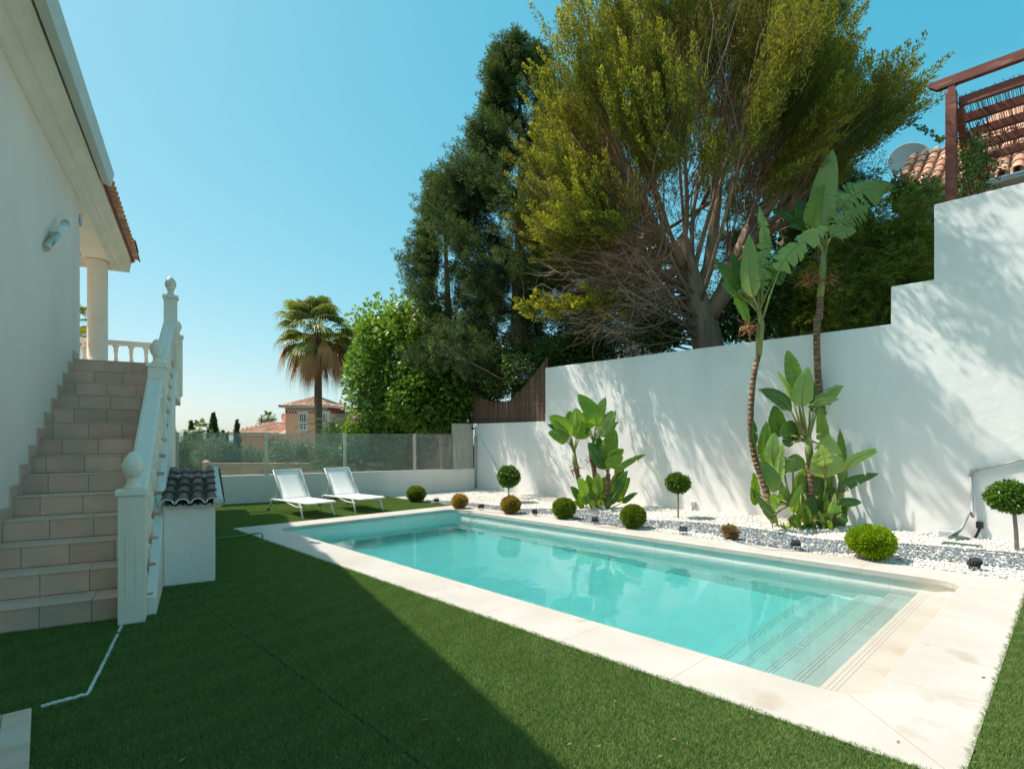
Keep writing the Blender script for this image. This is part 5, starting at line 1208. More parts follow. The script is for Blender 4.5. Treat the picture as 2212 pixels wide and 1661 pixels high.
# ------------------------------------------------ villa, pink wall
def hip_tiles(mb, A, B, Ra, Rb, n, r=.10, tint=.5):
    """corrugated tile field on the quad eave A-B, ridge Ra-Rb"""
    A, B, Ra, Rb = map(Vector, (A, B, Ra, Rb)); al = (B - A); nrm = al.cross(Ra - A).normalized()
    if nrm.z < 0: nrm = -nrm
    sl = nrm.cross(al).normalized(); sl = sl if sl.z > 0 else -sl
    def clip(p):
        best = None; segs = ((A, Ra), (Ra, Rb), (Rb, B))
        for a, b in segs:
            # solve p + sl*t = a + (b-a)*s in the plane
            e = b - a
            if e.length < 1e-5: continue
            u_ = al.normalized(); ax, ay = (p - a).dot(u_), (p - a).dot(sl); ex, ey = e.dot(u_), e.dot(sl)
            if abs(ex) < 1e-6: continue
            s = ax / ex
            if -1e-3 <= s <= 1.001:
                tt = s * ey - ay
                if tt > 0.02 and (best is None or tt < best): best = tt
        return best or .02
    w_ = al.length / n; u_ = al.normalized()
    for i in range(n):
        x = (i + .5) / n; p = A.lerp(B, x); Lt = clip(p); k = max(1, int(Lt / .42)); vs = []; q = 6
        for j in range(k + 1):
            for jj in (0, 1):
                if j == k and jj == 1: continue
                c = p + sl * (Lt * j / k) + nrm * (.02 * (1 - jj) if j < k else 0)
                rr = w_ * .5 * (1.0 if jj == 0 else .86)
                if jj == 1: c = p + sl * (Lt * (j + .97) / k)
                for g in range(q + 1): a = math.pi * g / q; vs.append(c + u_ * (math.cos(a) * rr) + nrm * (math.sin(a) * rr * .8))
        m_ = len(vs) // (q + 1); base_ = len(mb.v); mb.v += [tuple(v) for v in vs]
        for j in range(m_ - 1):
            tn = rnd.random()
            for g in range(q): mb.f.append([base_ + j * (q + 1) + g, base_ + j * (q + 1) + g + 1, base_ + (j + 1) * (q + 1) + g + 1, base_ + (j + 1) * (q + 1) + g]); mb.t.append(tn); mb.sm.append(True)
        mb.f.append([base_ + g for g in range(q + 1)]); mb.t.append(.1); mb.sm.append(False)
    mb.add([A, B, Rb, Ra] if (Rb - Ra).length > .01 else [A, B, Ra], [(0, 1, 2, 3)] if (Rb - Ra).length > .01 else [(0, 1, 2)], .3)
dv_ = 45.
vl = thing('villa', 'salmon pink villa with a square tower and terracotta hipped roofs', 'house', W(650, 1000, dv_))
k_ = dv_ / 1189
def X(u, d=dv_): return (u - 1106) / 1189 * d
def Z(v, d=dv_): return 1.5 + (950 - v) / 1189 * d
# tower: front face slightly turned; front from u=617..706, side from 706..722
FV = Matrix.Translation((X(617), dv_, 0)) @ Matrix.Rotation(R(-6), 4, 'Z'); twd = 95 * k_; tdp = 3.4
tz = Z(879)
VM = lambda: MB(FV)
VM().box(0, twd, 0, tdp, -4, tz).build('tower_wall', VILLA, vl)
fr = VM(); fr.box(-.02, twd + .02, -.025, -.0, tz - .50, tz - .02).box(twd, twd + .025, -.02, tdp, tz - .50, tz - .02); fz = fr.build('frieze', VDARK, vl)
dm = VM(); nd_ = 15
for i in range(nd_):
    cx = (i + .5) * twd / nd_; cz = tz - .24; h = .10
    for cz in (tz - .16, tz - .34):
        cxx = cx + (0 if cz > tz - .2 else twd / nd_ / 2)
        if cxx < twd - .05: dm.add([(cxx - h, -.028, cz), (cxx, -.028, cz - h), (cxx + h, -.028, cz), (cxx, -.028, cz + h)], [(0, 1, 2, 3)])
dm.build('frieze_diamonds', VWH, fz)
def villa_window(x, wd, z1, z0):
    f = VM(); f.box(x - wd / 2 - .13, x - wd / 2, -.05, -.001, z0 - 1.3, z1).box(x + wd / 2, x + wd / 2 + .13, -.05, -.001, z0 - 1.3, z1).box(x - wd / 2 - .2, x + wd / 2 + .2, -.06, -.001, z1, z1 + .26).box(x - wd / 2, x + wd / 2, -.045, -.001, z0 - .75, z0)
    w = f.build('window', VWH, vl)
    VM().box(x - wd / 2, x + wd / 2, -.012, -.002, z0, z1).build('pane', WGLASS, w)
    VM().box(x - wd / 2, x - wd / 2 + .12, -.03, -.013, z0, z1).build('shutter', VDARK, w)
    b = VM(); b.box(x + .02, x + .06, -.03, -.0125, z0, z1).box(x - wd/2+.12, x - wd/2+.16, -.03, -.0125, z0, z1).box(x + wd/2-.04, x + wd/2, -.03, -.0125, z0, z1); b.build('frame', WMETAL, w)
    d_ = VM()
    for ox in (-.14, .14):
        for oz in (-.25, -.5): d_.add([(x + ox - .11, -.047, z0 + oz), (x + ox, -.047, z0 + oz - .11), (x + ox + .11, -.047, z0 + oz), (x + ox, -.047, z0 + oz + .11)], [(0, 1, 2, 3)])
    d_.build('panel_diamonds', VDARK, w)
villa_window((657 - 617) * k_, .52, Z(895), Z(911)); villa_window((707 - 617) * k_ + .0, .34, Z(895), Z(911))
rf = VM(); e = .42; ap = (twd / 2, tdp / 2, Z(857) + .12); z = tz + .05
c4 = [(-e, -e, z), (twd + e, -e, z), (twd + e, tdp + e, z), (-e, tdp + e, z)]
hip_tiles(rf, c4[0], c4[1], (twd / 2 - .1, tdp / 2, ap[2]), (twd / 2 + .1, tdp / 2, ap[2]), 22); hip_tiles(rf, c4[1], c4[2], (twd / 2 + .1, tdp / 2, ap[2]), (twd / 2 + .1, tdp / 2, ap[2]), 18); hip_tiles(rf, c4[3], c4[0], (twd / 2 - .1, tdp / 2, ap[2]), (twd / 2 - .1, tdp / 2, ap[2]), 18)
trf = rf.build('tower_roof', TERRA, vl)
VM().box(-e + .02, twd + e - .02, -e + .02, tdp + e, tz - .06, tz + .04).build('tower_eave', VWH, vl)
f = VM(); f.lathe([(.10, 0), (.05, .1), (.09, .2), (.03, .3), (.05, .38), (.01, .55)], (twd / 2 - .1, tdp / 2, ap[2] - .05), 8); f.build('roof_finial', VDARK, trf)
# lower wing on the left
zw = Z(937); x0, x1 = X(505), X(625)
MB().box(x0, x1 + .3, dv_ + .6, dv_ + 7, -4, zw).build('wing_wall', VILLA, vl)
rf = MB(); ez_ = zw + .05; hip_tiles(rf, (X(492), dv_ - .1, ez_), (X(604), dv_ - .1, ez_), (X(549), dv_ + 3.2, Z(910)), (X(625), dv_ + 3.2, Z(910)), 28); hip_tiles(rf, (X(492), dv_ + 6.5, ez_), (X(492), dv_ - .1, ez_), (X(549), dv_ + 3.2, Z(910)), (X(549), dv_ + 3.2, Z(910)), 20)
wr_ = rf.build('wing_roof', TERRA, vl); MB().box(X(494), X(603), dv_ - .06, dv_ + .6, ez_ - .16, ez_ - .03).build('wing_eave', VWH, vl)
f = MB(); f.lathe([(.10, 0), (.05, .1), (.09, .2), (.03, .3), (.01, .5)], (X(549), dv_ + 3.2, Z(911)), 8); f.build('roof_finial', VDARK, wr_)
# right wing behind tower and porch roof on the left front
MB().box(X(722), X(790), dv_ + 1, dv_ + 6, -4, Z(903)).build('right_wing_wall', VILLA, vl)
rf = MB(); hip_tiles(rf, (X(716), dv_ + .6, Z(903)), (X(795), dv_ + .6, Z(903)), (X(716), dv_ + 3.4, Z(885)), (X(770), dv_ + 3.4, Z(885)), 20); rf.build('right_wing_roof', TERRA, vl)
b = MB(); b.box(X(722), X(770), dv_ + .0, dv_ + .9, Z(925), Z(921)); 
for i in range(9): b.box(X(724) + i * .2, X(724) + i * .2 + .05, dv_, dv_ + .05, Z(921), Z(907))
b.box(X(722), X(770), dv_ - .02, dv_ + .08, Z(907), Z(905)); b.build('balcony', VWH, vl)
rf = MB(); hip_tiles(rf, (X(617, 40), 40, Z(974, 40)), (X(656, 40), 40, Z(974, 40)), (X(634, 40), 41.6, Z(962, 40)), (X(680, 40), 41.6, Z(962, 40)), 11); rf.build('porch_roof', TERRA, vl)
MB().box(X(625, 40), X(700, 40), 40.4, 42, -4, Z(975, 40)).build('porch_wall', VILLA, vl)
dd = thing('roof_dish', 'small white satellite dish on the villa wing roof', 'satellite dish', (X(607), dv_ + .5, Z(915)))
F_ = Matrix.Translation((X(608), dv_ + .5, Z(903))) @ Matrix.Rotation(R(70), 4, 'Z') @ Matrix.Rotation(R(75), 4, 'X')
m = MB(F_); m.lathe([(.02, 0), (.2, .02), (.4, .09), (.42, .09), (.2, .0), (.02, -.03)], (0, 0, 0), 20); m.build('reflector', WMETAL, dd)
m = MB(); m.bar((X(608), dv_ + .5, Z(903)), (X(610), dv_ + .6, Z(918)), .05, .05); m.build('mast', GPIPE, dd)
# araucaria tip behind the wing
ar = thing('norfolk_pine', 'small dark tiered pine tip behind the villa wing roof', 'tree', W(565, 930, 60)); m = MB()
m.tube([W(565, 960, 60), W(565, 898, 60)], [.1, .03], 6); 
for j in range(6):
    z = Z(926 - j * 4.6, 60)
    for q in range(7):
        a = q * .9 + j; l = .75 - j * .1; c = Vector((X(565, 60), 60, z)); m.tube([c, c + Vector((math.cos(a) * l, math.sin(a) * l, l * .25))], [.07, .03], 4, .5, smooth=False)
m.build('branches', DARKC, ar)
# pink block wall with a pier
pw = thing('pink_boundary_wall', 'salmon block boundary wall with a pointed pier beyond the glass', 'wall', W(560, 1030, 24))
dw = 24.; a = W(452, 1003, dw); b = W(760, 1002, dw)
m = MB(); rr_2 = random.Random(5); bx = a.x
while bx < b.x:
    zz = -1.6
    while zz < a.z - .02: m.box(bx + .004, bx + .72, dw, dw + .2, zz + .004, min(zz + .29, a.z), rr_2.random()); zz += .295
    bx += .725
MB().box(a.x, b.x, dw + .01, dw + .19, -1.6, a.z - .01).build('mortar_core', MORTAR, pw)
m.build('blocks', PINKB, pw); MB().box(a.x - .02, b.x, dw - .03, dw + .23, a.z, a.z + .05).build('coping', PINKB, pw)
pa = W(438, 1000, dw); m = MB(); m.box(pa.x, pa.x + .22, dw - .05, dw + .2, -1.6, Z(998, dw)).add([(pa.x - .02, dw - .07, Z(998, dw)), (pa.x + .24, dw - .07, Z(998, dw)), (pa.x + .24, dw + .22, Z(998, dw)), (pa.x - .02, dw + .22, Z(998, dw)), (pa.x + .11, dw + .08, Z(993, dw))], [(0, 1, 4), (1, 2, 4), (2, 3, 4), (3, 0, 4), (3, 2, 1, 0)]); m.build('pier', PINKB, pw)

# ------------------------------------------------ white gable behind the golden tree
gh = thing('gabled_house', 'pale gabled house glimpsed under the golden tree above the wall', 'house', W(1385, 760, 26))
m = MB(); pts = [W(1350, 790, 26), W(1350, 745, 26), W(1382, 715, 26), W(1415, 742, 26), W(1415, 790, 26)]; m.prism_dir(pts, (0, 3, 0)); m.build('wall', VWH, gh)
m = MB(); hip_tiles(m, W(1335, 752, 25.8), W(1335, 752, 29), W(1382, 712, 25.8), W(1382, 712, 29), 10) ; hip_tiles(m, W(1432, 750, 25.8), W(1432, 750, 29), W(1382, 712, 25.8), W(1382, 712, 29), 10); m.build('roof', TERRA, gh)

# ------------------------------------------------ dark shrubs directly behind the wall
SH = [('dark leafy shrub behind the wall left of the golden trunk', (1420, 720), 13.6, (.65, .5, .45), 2400), ('dark leafy shrub behind the wall at the foot of the golden trunk', (1590, 690), 13.8, (.6, .5, .6), 2600), ('dark shrub behind the wall between the two tall banana stems', (1690, 650), 13.2, (.8, .5, .9), 3800), ('dark undergrowth behind the conifers above the wall', (1250, 760), 15.2, (1.3, .6, .55), 3600), ('dark undergrowth behind the reed screen', (1130, 800), 16.0, (1.5, .6, .9), 4200), ('dark undergrowth left of the reed screen', (1035, 800), 16.8, (.9, .6, 1.4), 4200), ('shrub under the short dark conifer', (1660, 560), 15.5, (1.3, .6, 1.2), 3600)]
for lab, (u, v), d, rad, nl in SH:
    c = W(u, v, d); leafy(lab, 'shrub', 'wall_shrub', c, rad, nl, HEDGE, .10, base=(c.x, c.y, max(1.2, c.z - rad[2] * 1.3)), shoots=12, tipc=.5, inner=.2, trunk_r=.04, group='shrubs behind the white wall')
tk = thing('bare_trunk', 'bare leaning grey trunk behind the wall between the banana stems', 'tree', W(1712, 740, 13)); m = MB()
m.tube([W(1712, 780, 13), W(1714, 700, 13), W(1712, 640, 13), W(1718, 560, 13)], [.10, .09, .08, .06], 10, wob=.12); m.build('trunk', BARK, tk)
# purple morning glory on the left conifers
mg = thing('morning_glory', 'purple morning glory flowers among the leaves above the reed screen', 'climber', W(1135, 800, 14.6)); m = MB()
pth = [W(1105, 790, 14.7), W(1120, 770, 14.6), W(1133, 785, 14.6), W(1160, 800, 14.6)]; m.tube(pth, .006, 4); m.build('stem', STEM, mg)
for (u, v) in ((1116, 816), (1131, 809), (1137, 813), (1132, 817), (1115, 784), (1152, 786), (1120, 795)):
    c = W(u, v, 14.5 ); f = MB(Matrix.Translation(c) @ Matrix.Rotation(R(75), 4, 'X') @ Matrix.Rotation(rnd.random() * 3, 4, 'Z')); f.lathe([(.006, -.04), (.012, -.015), (.03, -.002), (.038, .0)], (0, 0, 0), 10); f.build('flower', FLP, mg)
n = 700; P = np.array([tuple(W(rnd.uniform(1085, 1165), rnd.uniform(765, 830), 14.9 + rnd.random() * .5)) for _ in range(n)]); V, F = leaf_quads(P, rand_dirs(n), .09, .07); np_mesh('leaves', V, F, HEDGE, mg, tint=rg.random(n))

# ------------------------------------------------ bamboo hedge
def bamboo(u, vt, vb, d, label, w_=.55, nl=2600):
    b = W(u, vb, d); b.z = 3.0; top = W(u, vt, d); t = thing('bamboo_clump', label, 'bamboo', b, group='bamboo clumps behind the wall'); m = MB(); tw = []
    for i in range(16):
        x = rnd.uniform(-w_, w_); y = rnd.uniform(-.35, .35); H = (top.z - b.z) * rnd.uniform(.7, 1.0); p0 = b + Vector((x, y, 0)); p1 = p0 + Vector((rnd.uniform(-.25, .25), rnd.uniform(-.35, .1), H))
        pts, rr = limb(p0, p1, 8, 0, .02, .011, .004); m.tube(pts, rr, 5, rnd.random()); tw.append(pts)
    m.build('canes', BAMC, t)
    n = nl // 7; P = []; D = []
    for i in range(n):
        p = at_path(tw[rnd.randrange(16)], rnd.random() ** .7) + Vector((rnd.gauss(0, .16), rnd.gauss(0, .16), rnd.gauss(0, .1)))
        ax = Vector((rnd.gauss(0, 1), rnd.gauss(0, 1), .3)).normalized()
        for q in range(7): P.append(tuple(p + ax * .02 * q)); D.append(tuple((ax + Vector((rnd.gauss(0, .7), rnd.gauss(0, .7), rnd.gauss(-.35, .4)))).normalized()))
    P = np.array(P); D = np.array(D); V, F = leaf_quads(P, D, rg.uniform(.11, .19, len(P)), rg.uniform(.016, .024, len(P)), bend=.04)
    np_mesh('leaves', V, F, BAMB, t, tint=rg.random(len(F)), tint2=(rg.random(len(F)) < .25) * rg.random(len(F)))
BB = [(1745, 545, 12.9, 'bamboo clump beside the tall banana stem, lowest of the row'), (1795, 500, 12.6, 'bamboo clump just right of the tall banana stem'), (1845, 450, 12.4, 'bamboo clump under the tips of the banana leaves'), (1895, 415, 12.2, 'bamboo clump above the lower step of the wall'), (1945, 400, 12.0, 'bamboo clump between the two steps of the wall'), (1990, 405, 11.8, 'bamboo clump beside the upper step of the wall'), (2015, 430, 12.6, 'bamboo clump under the pergola post'), (1870, 560, 11.6, 'low front bamboo clump leaning over the wall'), (1960, 520, 11.4, 'front bamboo clump touching the wall step')]
for u, vt, d, lab in BB: bamboo(u, vt, 700, d, lab, .5, 6200)
# climbers round the pergola
cl = thing('flowering_climber', 'climber with orange and pink flowers round the pergola post', 'climber', toF(POOL, (0, 0, 0)) + (HOUSE @ Vector((0, 0, 0))) if False else W(2100, 400, 9.6))
m = MB(); dcl = 9.0
for q in range(5):
    u0 = 2095 + q * 8; pts = [W(u0, 430, dcl), W(u0 - 10, 380, dcl), W(u0 + 5, 340, dcl), W(u0 + rnd.uniform(-25, 20), 285, dcl)]; m.tube(pts, .008, 5)
m.build('stems', TWIG, cl)
n = 1500; P = np.array([tuple(W(2105 + rnd.gauss(0, 22), 355 + rnd.gauss(0, 34), dcl + rnd.gauss(0, .25))) for _ in range(n)]); V, F = leaf_quads(P, rand_dirs(n), rg.uniform(.05, .09, n), .035); np_mesh('leaves', V, F, HEDGE, cl, tint=rg.random(n))
for i in range(12):
    c = W(2110 + rnd.gauss(0, 22), 345 + rnd.gauss(0, 28), dcl - .3); f = MB(Matrix.Translation(c) @ Matrix.Rotation(rnd.random() * 2, 4, 'X')); f.lathe([(.006, -.03), (.015, -.01), (.035, .0)], (0, 0, 0), 8); f.build('flower', FLW if i % 3 else FLR, cl)
vn = thing('ivy_tendril', 'thin leafy tendril hanging between the golden tree and the pergola post', 'climber', W(1990, 280, 10.4)); m = MB(); pts = [W(1965, 268, 10.6), W(1990, 275, 10.4), W(2010, 284, 10.2), W(2025, 297, 9.9), W(2036, 302, 9.6)]
m.tube(pts, .005, 4); m.build('stem', STEM, vn); n = 90; P = np.array([tuple(at_path(pts, rnd.random()) + Vector((rnd.gauss(0, .02), rnd.gauss(0, .02), rnd.gauss(-.01, .025)))) for _ in range(n)]); V, F = leaf_quads(P, rand_dirs(n), .065, .05); np_mesh('leaves', V, F, HEDGE, vn, tint=rg.random(n))
v3 = thing('climbing_shrub', 'dark climbing shrub covering the neighbouring tiles left of the pergola post', 'climber', W(1985, 400, 12.3)); n = 1700
P = np.array([tuple(W(rnd.uniform(1925, 2032), rnd.gauss(408, 12) - max(0, (rnd.random() - .8) * 90), 12.3 + rnd.gauss(0, .3))) for _ in range(n)]); V, F = leaf_quads(P, rand_dirs(n), .09, .035); np_mesh('leaves', V, F, HEDGE, v3, tint=rg.random(n))
m = MB(); 
for i in range(12): a = W(1935 + i * 8, 430, 12.3); m.tube([a, a + Vector((rnd.uniform(-.1, .1), 0, .3)), a + Vector((rnd.uniform(-.2, .2), 0, .6))], .008, 4)
m.build('stems', TWIG, v3)
# ================================================================== BANANA-LIKE PLANTS (giant bird of paradise)
def ring_mat():
    m = mat('ringed_trunk', (.20,.105,.06), (.13,.075,.05), 8, .85, tintamt=.1, c3=(.27,.16,.09), s3=3, t3=.55)
    n = m.node_tree; N = n.nodes; K = n.links.new; b = N['Principled BSDF']; src = b.inputs['Base Color'].links[0].from_socket
    at = N.new('ShaderNodeAttribute'); at.attribute_name = 'tip'; mx = N.new('ShaderNodeMix'); mx.data_type = 'RGBA'; mx.inputs[7].default_value = (.46,.33,.21,1)
    K(at.outputs['Fac'], mx.inputs[0]); K(src, mx.inputs[6]); K(mx.outputs[2], b.inputs['Base Color']); return m
RINGM = ring_mat()
def ringed_trunk(pts, r0, r1, parent, step=.085, name='trunk'):
    pts = [Vector(p) for p in pts]
    # smooth the path (Catmull-Rom)
    def cr(t):
        x = t * (len(pts) - 1); i = min(int(x), len(pts) - 2); f = x - i; a = pts[max(i - 1, 0)]; b = pts[i]; c = pts[i + 1]; d = pts[min(i + 2, len(pts) - 1)]
        return .5 * ((2 * b) + (c - a) * f + (2 * a - 5 * b + 4 * c - d) * f * f + (3 * b - a - 3 * c + d) * f ** 3)
    Ln = sum((pts[i + 1] - pts[i]).length for i in range(len(pts) - 1)); nr_ = max(3, int(Ln / step)); rows = []; kinds = []
    for i in range(nr_):
        for f, k in ((0.0, 1), (.16 + rnd.uniform(-.04, .05), 0), (.55, 0), (.93, 1)):
            t = min(1, (i + f) / nr_); rr = r0 + (r1 - r0) * t; rows.append((cr(t), rr * (1.07 if k else (.93 if f < .3 else .98)))); kinds.append(k)
    rows.append((cr(1), r1)); n = 14; V = []; F = []; T = []; x = Vector((1, 0, 0))
    for i, (p, r) in enumerate(rows):
        d = (rows[min(i + 1, len(rows) - 1)][0] - rows[max(i - 1, 0)][0]).normalized(); x = (x - d * x.dot(d)).normalized(); y = d.cross(x); tl = rnd.uniform(-.012, .012)
        for k in range(n): a = 2 * math.pi * k / n; V.append(tuple(p + (x * math.cos(a) + y * math.sin(a)) * r * rnd.uniform(.97, 1.03) + d * tl * math.cos(a)))
    for i in range(len(rows) - 1):
        for k in range(n): F.append((i * n + k, i * n + (k + 1) % n, (i + 1) * n + (k + 1) % n, (i + 1) * n + k)); T.append(1.0 * rnd.uniform(.6, 1) if i % 4 in (3, 0) and kinds[i] else 0)
    T = [(rnd.uniform(.65, 1) if (i // n) % 4 == 3 or (i // n) % 4 == 0 and rnd.random() < .25 else 0.) for i in range(len(F))]
    return np_mesh(name, np.array(V), np.array(F), RINGM, parent, tint=rg.random(len(F)), tint2=np.array(T), smooth=True)
def bleaf(parent, st, b0, tip, width, m, facing=None, bow=.12, torn=0., fold=.35, twist=0., side_loss=0., curl=.0, stalk_r=.017):
    """st: where the stalk leaves the crown, b0: start of blade, tip: blade end"""
    st, b0, tip = Vector(st), Vector(b0), Vector(tip); Ld = (tip - b0).length
    ax = (tip - b0).normalized(); fc = Vector(facing) if facing is not None else Vector((rnd.uniform(-.5,.5), -1, rnd.uniform(-.1,.5)))
    fc = (fc - ax * fc.dot(ax)).normalized()
    inn = (b0 - st).normalized(); c1 = b0 + inn * Ld * .33; c2 = tip - (ax + Vector((0, 0, -bow * 2.2))).normalized() * Ld * .33
    def bz(t): u = 1 - t; return b0 * u ** 3 + c1 * 3 * u * u * t + c2 * 3 * u * t * t + tip * t ** 3
    n = max(14, int(Ld / .035)); rows = []
    for i in range(n + 1):
        t = i / n; p = bz(t); tg = (bz(min(1, t + .02)) - bz(max(0, t - .02))).normalized(); N_ = (fc - tg * fc.dot(tg)).normalized()
        if twist: N_ = Matrix.Rotation(twist * t, 3, tg) @ N_
        S_ = tg.cross(N_).normalized(); w = width / 2 * (min(1, (t + .015) / .20) ** .55) * (max(0, 1 - ((t - .2) / .8) ** 2.4 if t > .2 else 1)) ** .75
        rows.append((p, tg, N_, S_, max(w * 1.22, .003)))
    bm = bmesh.new(); uvl = bm.loops.layers.uv.new('UVMap')
    for sg in (-1, 1):
        i = 0
        while i < n:
            seg = n if torn <= 0 else max(1, int(rnd.expovariate(1) * (1.2 + (1 - torn) * 6)) + 1); j = min(n, i + seg)
            if torn > 0 and sg * side_loss > 0 and rnd.random() < abs(side_loss): i = j; continue
            sh = 0 if torn <= 0 else rnd.uniform(-.5, .5) * torn; dz = 0 if torn <= 0 else rnd.uniform(0, .55) * torn; sc_ = 1 - (0 if torn <= 0 else rnd.uniform(0, .18) * torn)
            g = []
            for q in range(i, j + 1):
                p, tg, N_, S_, w = rows[q]; w = w * sc_; gapm = 0
                if torn > 0: gapm = (.38 * torn * ((q - i) / (j - i) - .5)) * -1
                r_ = []
                for kx, fr_ in enumerate((0, .35, .72, 1.0)):
                    off = S_ * sg * w * fr_ * (1 - .12 * fold * fr_) + N_ * w * (fold * fr_ - fold * .75 * fr_ * fr_ - curl * fr_ ** 2) + tg * (w * fr_ ** 1.5 * (sh + gapm * (j - i) * Ld / n / max(w, .03) * fr_)) - Vector((0, 0, dz * w * fr_ ** 2))
                    off += N_ * (math.sin(q * 1.9 + sg) * .006 * fr_)
                    r_.append(bm.verts.new(p + off))
                g.append(r_)
            for q in range(len(g) - 1):
                for k in range(3):
                    try: f = bm.faces.new((g[q][k], g[q + 1][k], g[q + 1][k + 1], g[q][k + 1]) if sg < 0 else (g[q][k], g[q][k + 1], g[q + 1][k + 1], g[q + 1][k]))
                    except ValueError: continue
                    f.smooth = True
                    for lp in f.loops: lp[uvl].uv = ((lp.vert.co - b0).length * .2, (lp.vert.co - b0).dot(ax) * 1.0)
            i = j
    bmesh.ops.remove_doubles(bm, verts=bm.verts, dist=.0006)
    M = FR[parent.name]; bm.transform(M.inverted()); me = bpy.data.meshes.new('leaf'); bm.to_mesh(me); bm.free()
    a = me.attributes.new('tint', 'FLOAT', 'FACE'); a.data.foreach_set('value', np.full(len(me.polygons), rnd.random(), dtype=np.float32))
    o = link_mesh(me, 'leaf', m, parent, M)
    s = MB(); mid = st.lerp(b0, .5) + Vector((0, 0, .02)); s.tube([st, mid, b0], [stalk_r * 1.3, stalk_r, stalk_r * .8], 7, rnd.random())
    s.tube([rows[q][0] - rows[q][2] * .004 for q in range(0, n - 1, 2)], [stalk_r * .75 * (1 - q / n) + .002 for q in range(0, n - 1, 2)], 6, rnd.random())
    s.build('stalk', STEM, o)
    return o
def tuft(parent, c, r, n=60, down=.5, name='dead_sheath'):
    P = np.array(c)[None] + rg.normal(0, r * .18, (n, 3)); D = unit(rand_dirs(n) + np.array([0, -.2, -down])); V, F = leaf_quads(P, D, rg.uniform(.5, 1.1, n) * r, rg.uniform(.012, .03, n), bend=.1)
    return np_mesh(name, V, F, DEADB, parent, tint=rg.random(n))
def A1(x, y): return (864 + .2734 * x, 777.6 + .2734 * y)
def A2(x, y): return (1382.4 + .312 * x, 691.2 + .312 * y)
def A3(x, y): return (1382.4 + .4683 * x, .4683 * y)
def PW(c, xy, d): return W(*c(*xy), d)
def leaves(parent, c, d0, stem, items, px):
    """items: (blade base, tip, width, material, torn, depth offset base, depth offset tip, facing x)"""
    for it in items:
        b, tp, wd, m, torn, db, dt, fx = (list(it) + [0, 0, 0, 0, 0, 0])[:8] if len(it) < 8 else it[:8]
        st = it[8] if len(it) > 8 else stem
        bleaf(parent, PW(c, st, d0), PW(c, b, d0 + db), PW(c, tp, d0 + dt), wd * px, m, facing=(fx, -1, .25), torn=torn, bow=.10, fold=.4, curl=.1)
# ---- smaller clump (left)
cA = thing('banana_plant', 'smaller clump of banana-like plants with two bare stems against the white wall', 'banana plant', G(1301, 1103), group='banana-like plants in the gravel bed')
dA = 11.75; pxA = .2734 / 1189 * dA
ringed_trunk([PW(A1, (1440, 1180), dA), PW(A1, (1432, 1040), dA), PW(A1, (1408, 930), dA), PW(A1, (1392, 850), dA)], .045, .05, cA)
ringed_trunk([PW(A1, (1560, 1180), dA + .1), PW(A1, (1548, 980), dA + .1), PW(A1, (1530, 850), dA + .1), PW(A1, (1510, 740), dA + .1)], .05, .055, cA)
ringed_trunk([PW(A1, (1640, 1180), dA - .1), PW(A1, (1640, 1050), dA - .1), PW(A1, (1645, 900), dA - .1)], .045, .05, cA)
MB().tube([PW(A1, (1395, 860), dA - .02), PW(A1, (1380, 790), dA - .02), PW(A1, (1375, 720), dA)], [.06, .055, .035], 10).build('leaf_base', STEM, cA)
MB().tube([PW(A1, (1515, 740), dA + .05), PW(A1, (1525, 690), dA + .1), PW(A1, (1530, 640), dA + .1)], [.05, .045, .035], 10).build('leaf_base', STEM, cA)
tuft(cA, PW(A1, (1385, 860), dA), .22, 50); tuft(cA, PW(A1, (1515, 780), dA + .05), .2, 40)
leaves(cA, A1, dA, (1375, 730), [((1340, 600), (1180, 445), 125, BAN1, 0, -.2, -.4, .3), ((1320, 640), (1168, 575), 95, BAN1, .15, -.3, -.5, .4), ((1330, 620), (1165, 510), 60, BAN3, 0, -.2, -.4, .6), ((1345, 560), (1345, 400), 90, BAN1, 0, .1, .3, .5), ((1395, 620), (1440, 500), 110, BAN1, .2, -.1, -.3, -.3), ((1400, 590), (1390, 375), 130, BAN2, .1, .1, .1, .1), ((1420, 610), (1500, 540), 60, BAN3, 0, 0, -.2, 0)], pxA)
leaves(cA, A1, dA + .1, (1530, 650), [((1548, 510), (1405, 268), 130, BAN1, .08, -.1, -.1, .25), ((1548, 520), (1625, 295), 85, BAN2, 0, .1, .1, -.2), ((1500, 540), (1420, 420), 150, BAN1, .1, .1, .2, .1), ((1575, 600), (1706, 400), 100, BAN2, .15, 0, .1, -.3), ((1590, 560), (1600, 420), 70, BAN3, 0, .2, .3, .2), ((1580, 610), (1730, 490), 80, BAN1, .6, 0, .1, 0), ((1500, 600), (1390, 500), 100, BAN1, .2, -.1, -.2, .2), ((1560, 560), (1680, 400), 60, BAN3, .3, .2, .3, .3)], pxA)
leaves(cA, A1, dA - .1, (1645, 900), [((1640, 790), (1700, 550), 120, BAN1, 0, 0, 0, -.2), ((1625, 860), (1485, 650), 115, BAN3, .05, 0, .1, .3), ((1600, 820), (1570, 605), 95, BAN3, 0, .2, .2, .2), ((1665, 800), (1770, 705), 80, BAN1, .15, -.1, -.2, 0), ((1650, 850), (1765, 765), 90, BAN1, .1, -.2, -.3, .2), ((1700, 900), (1942, 745), 48, BAN1, .2, -.2, -.2, .0, (1650, 1000)), ((1640, 850), (1560, 770), 90, BAN3, 0, .1, 0, .3)], pxA)
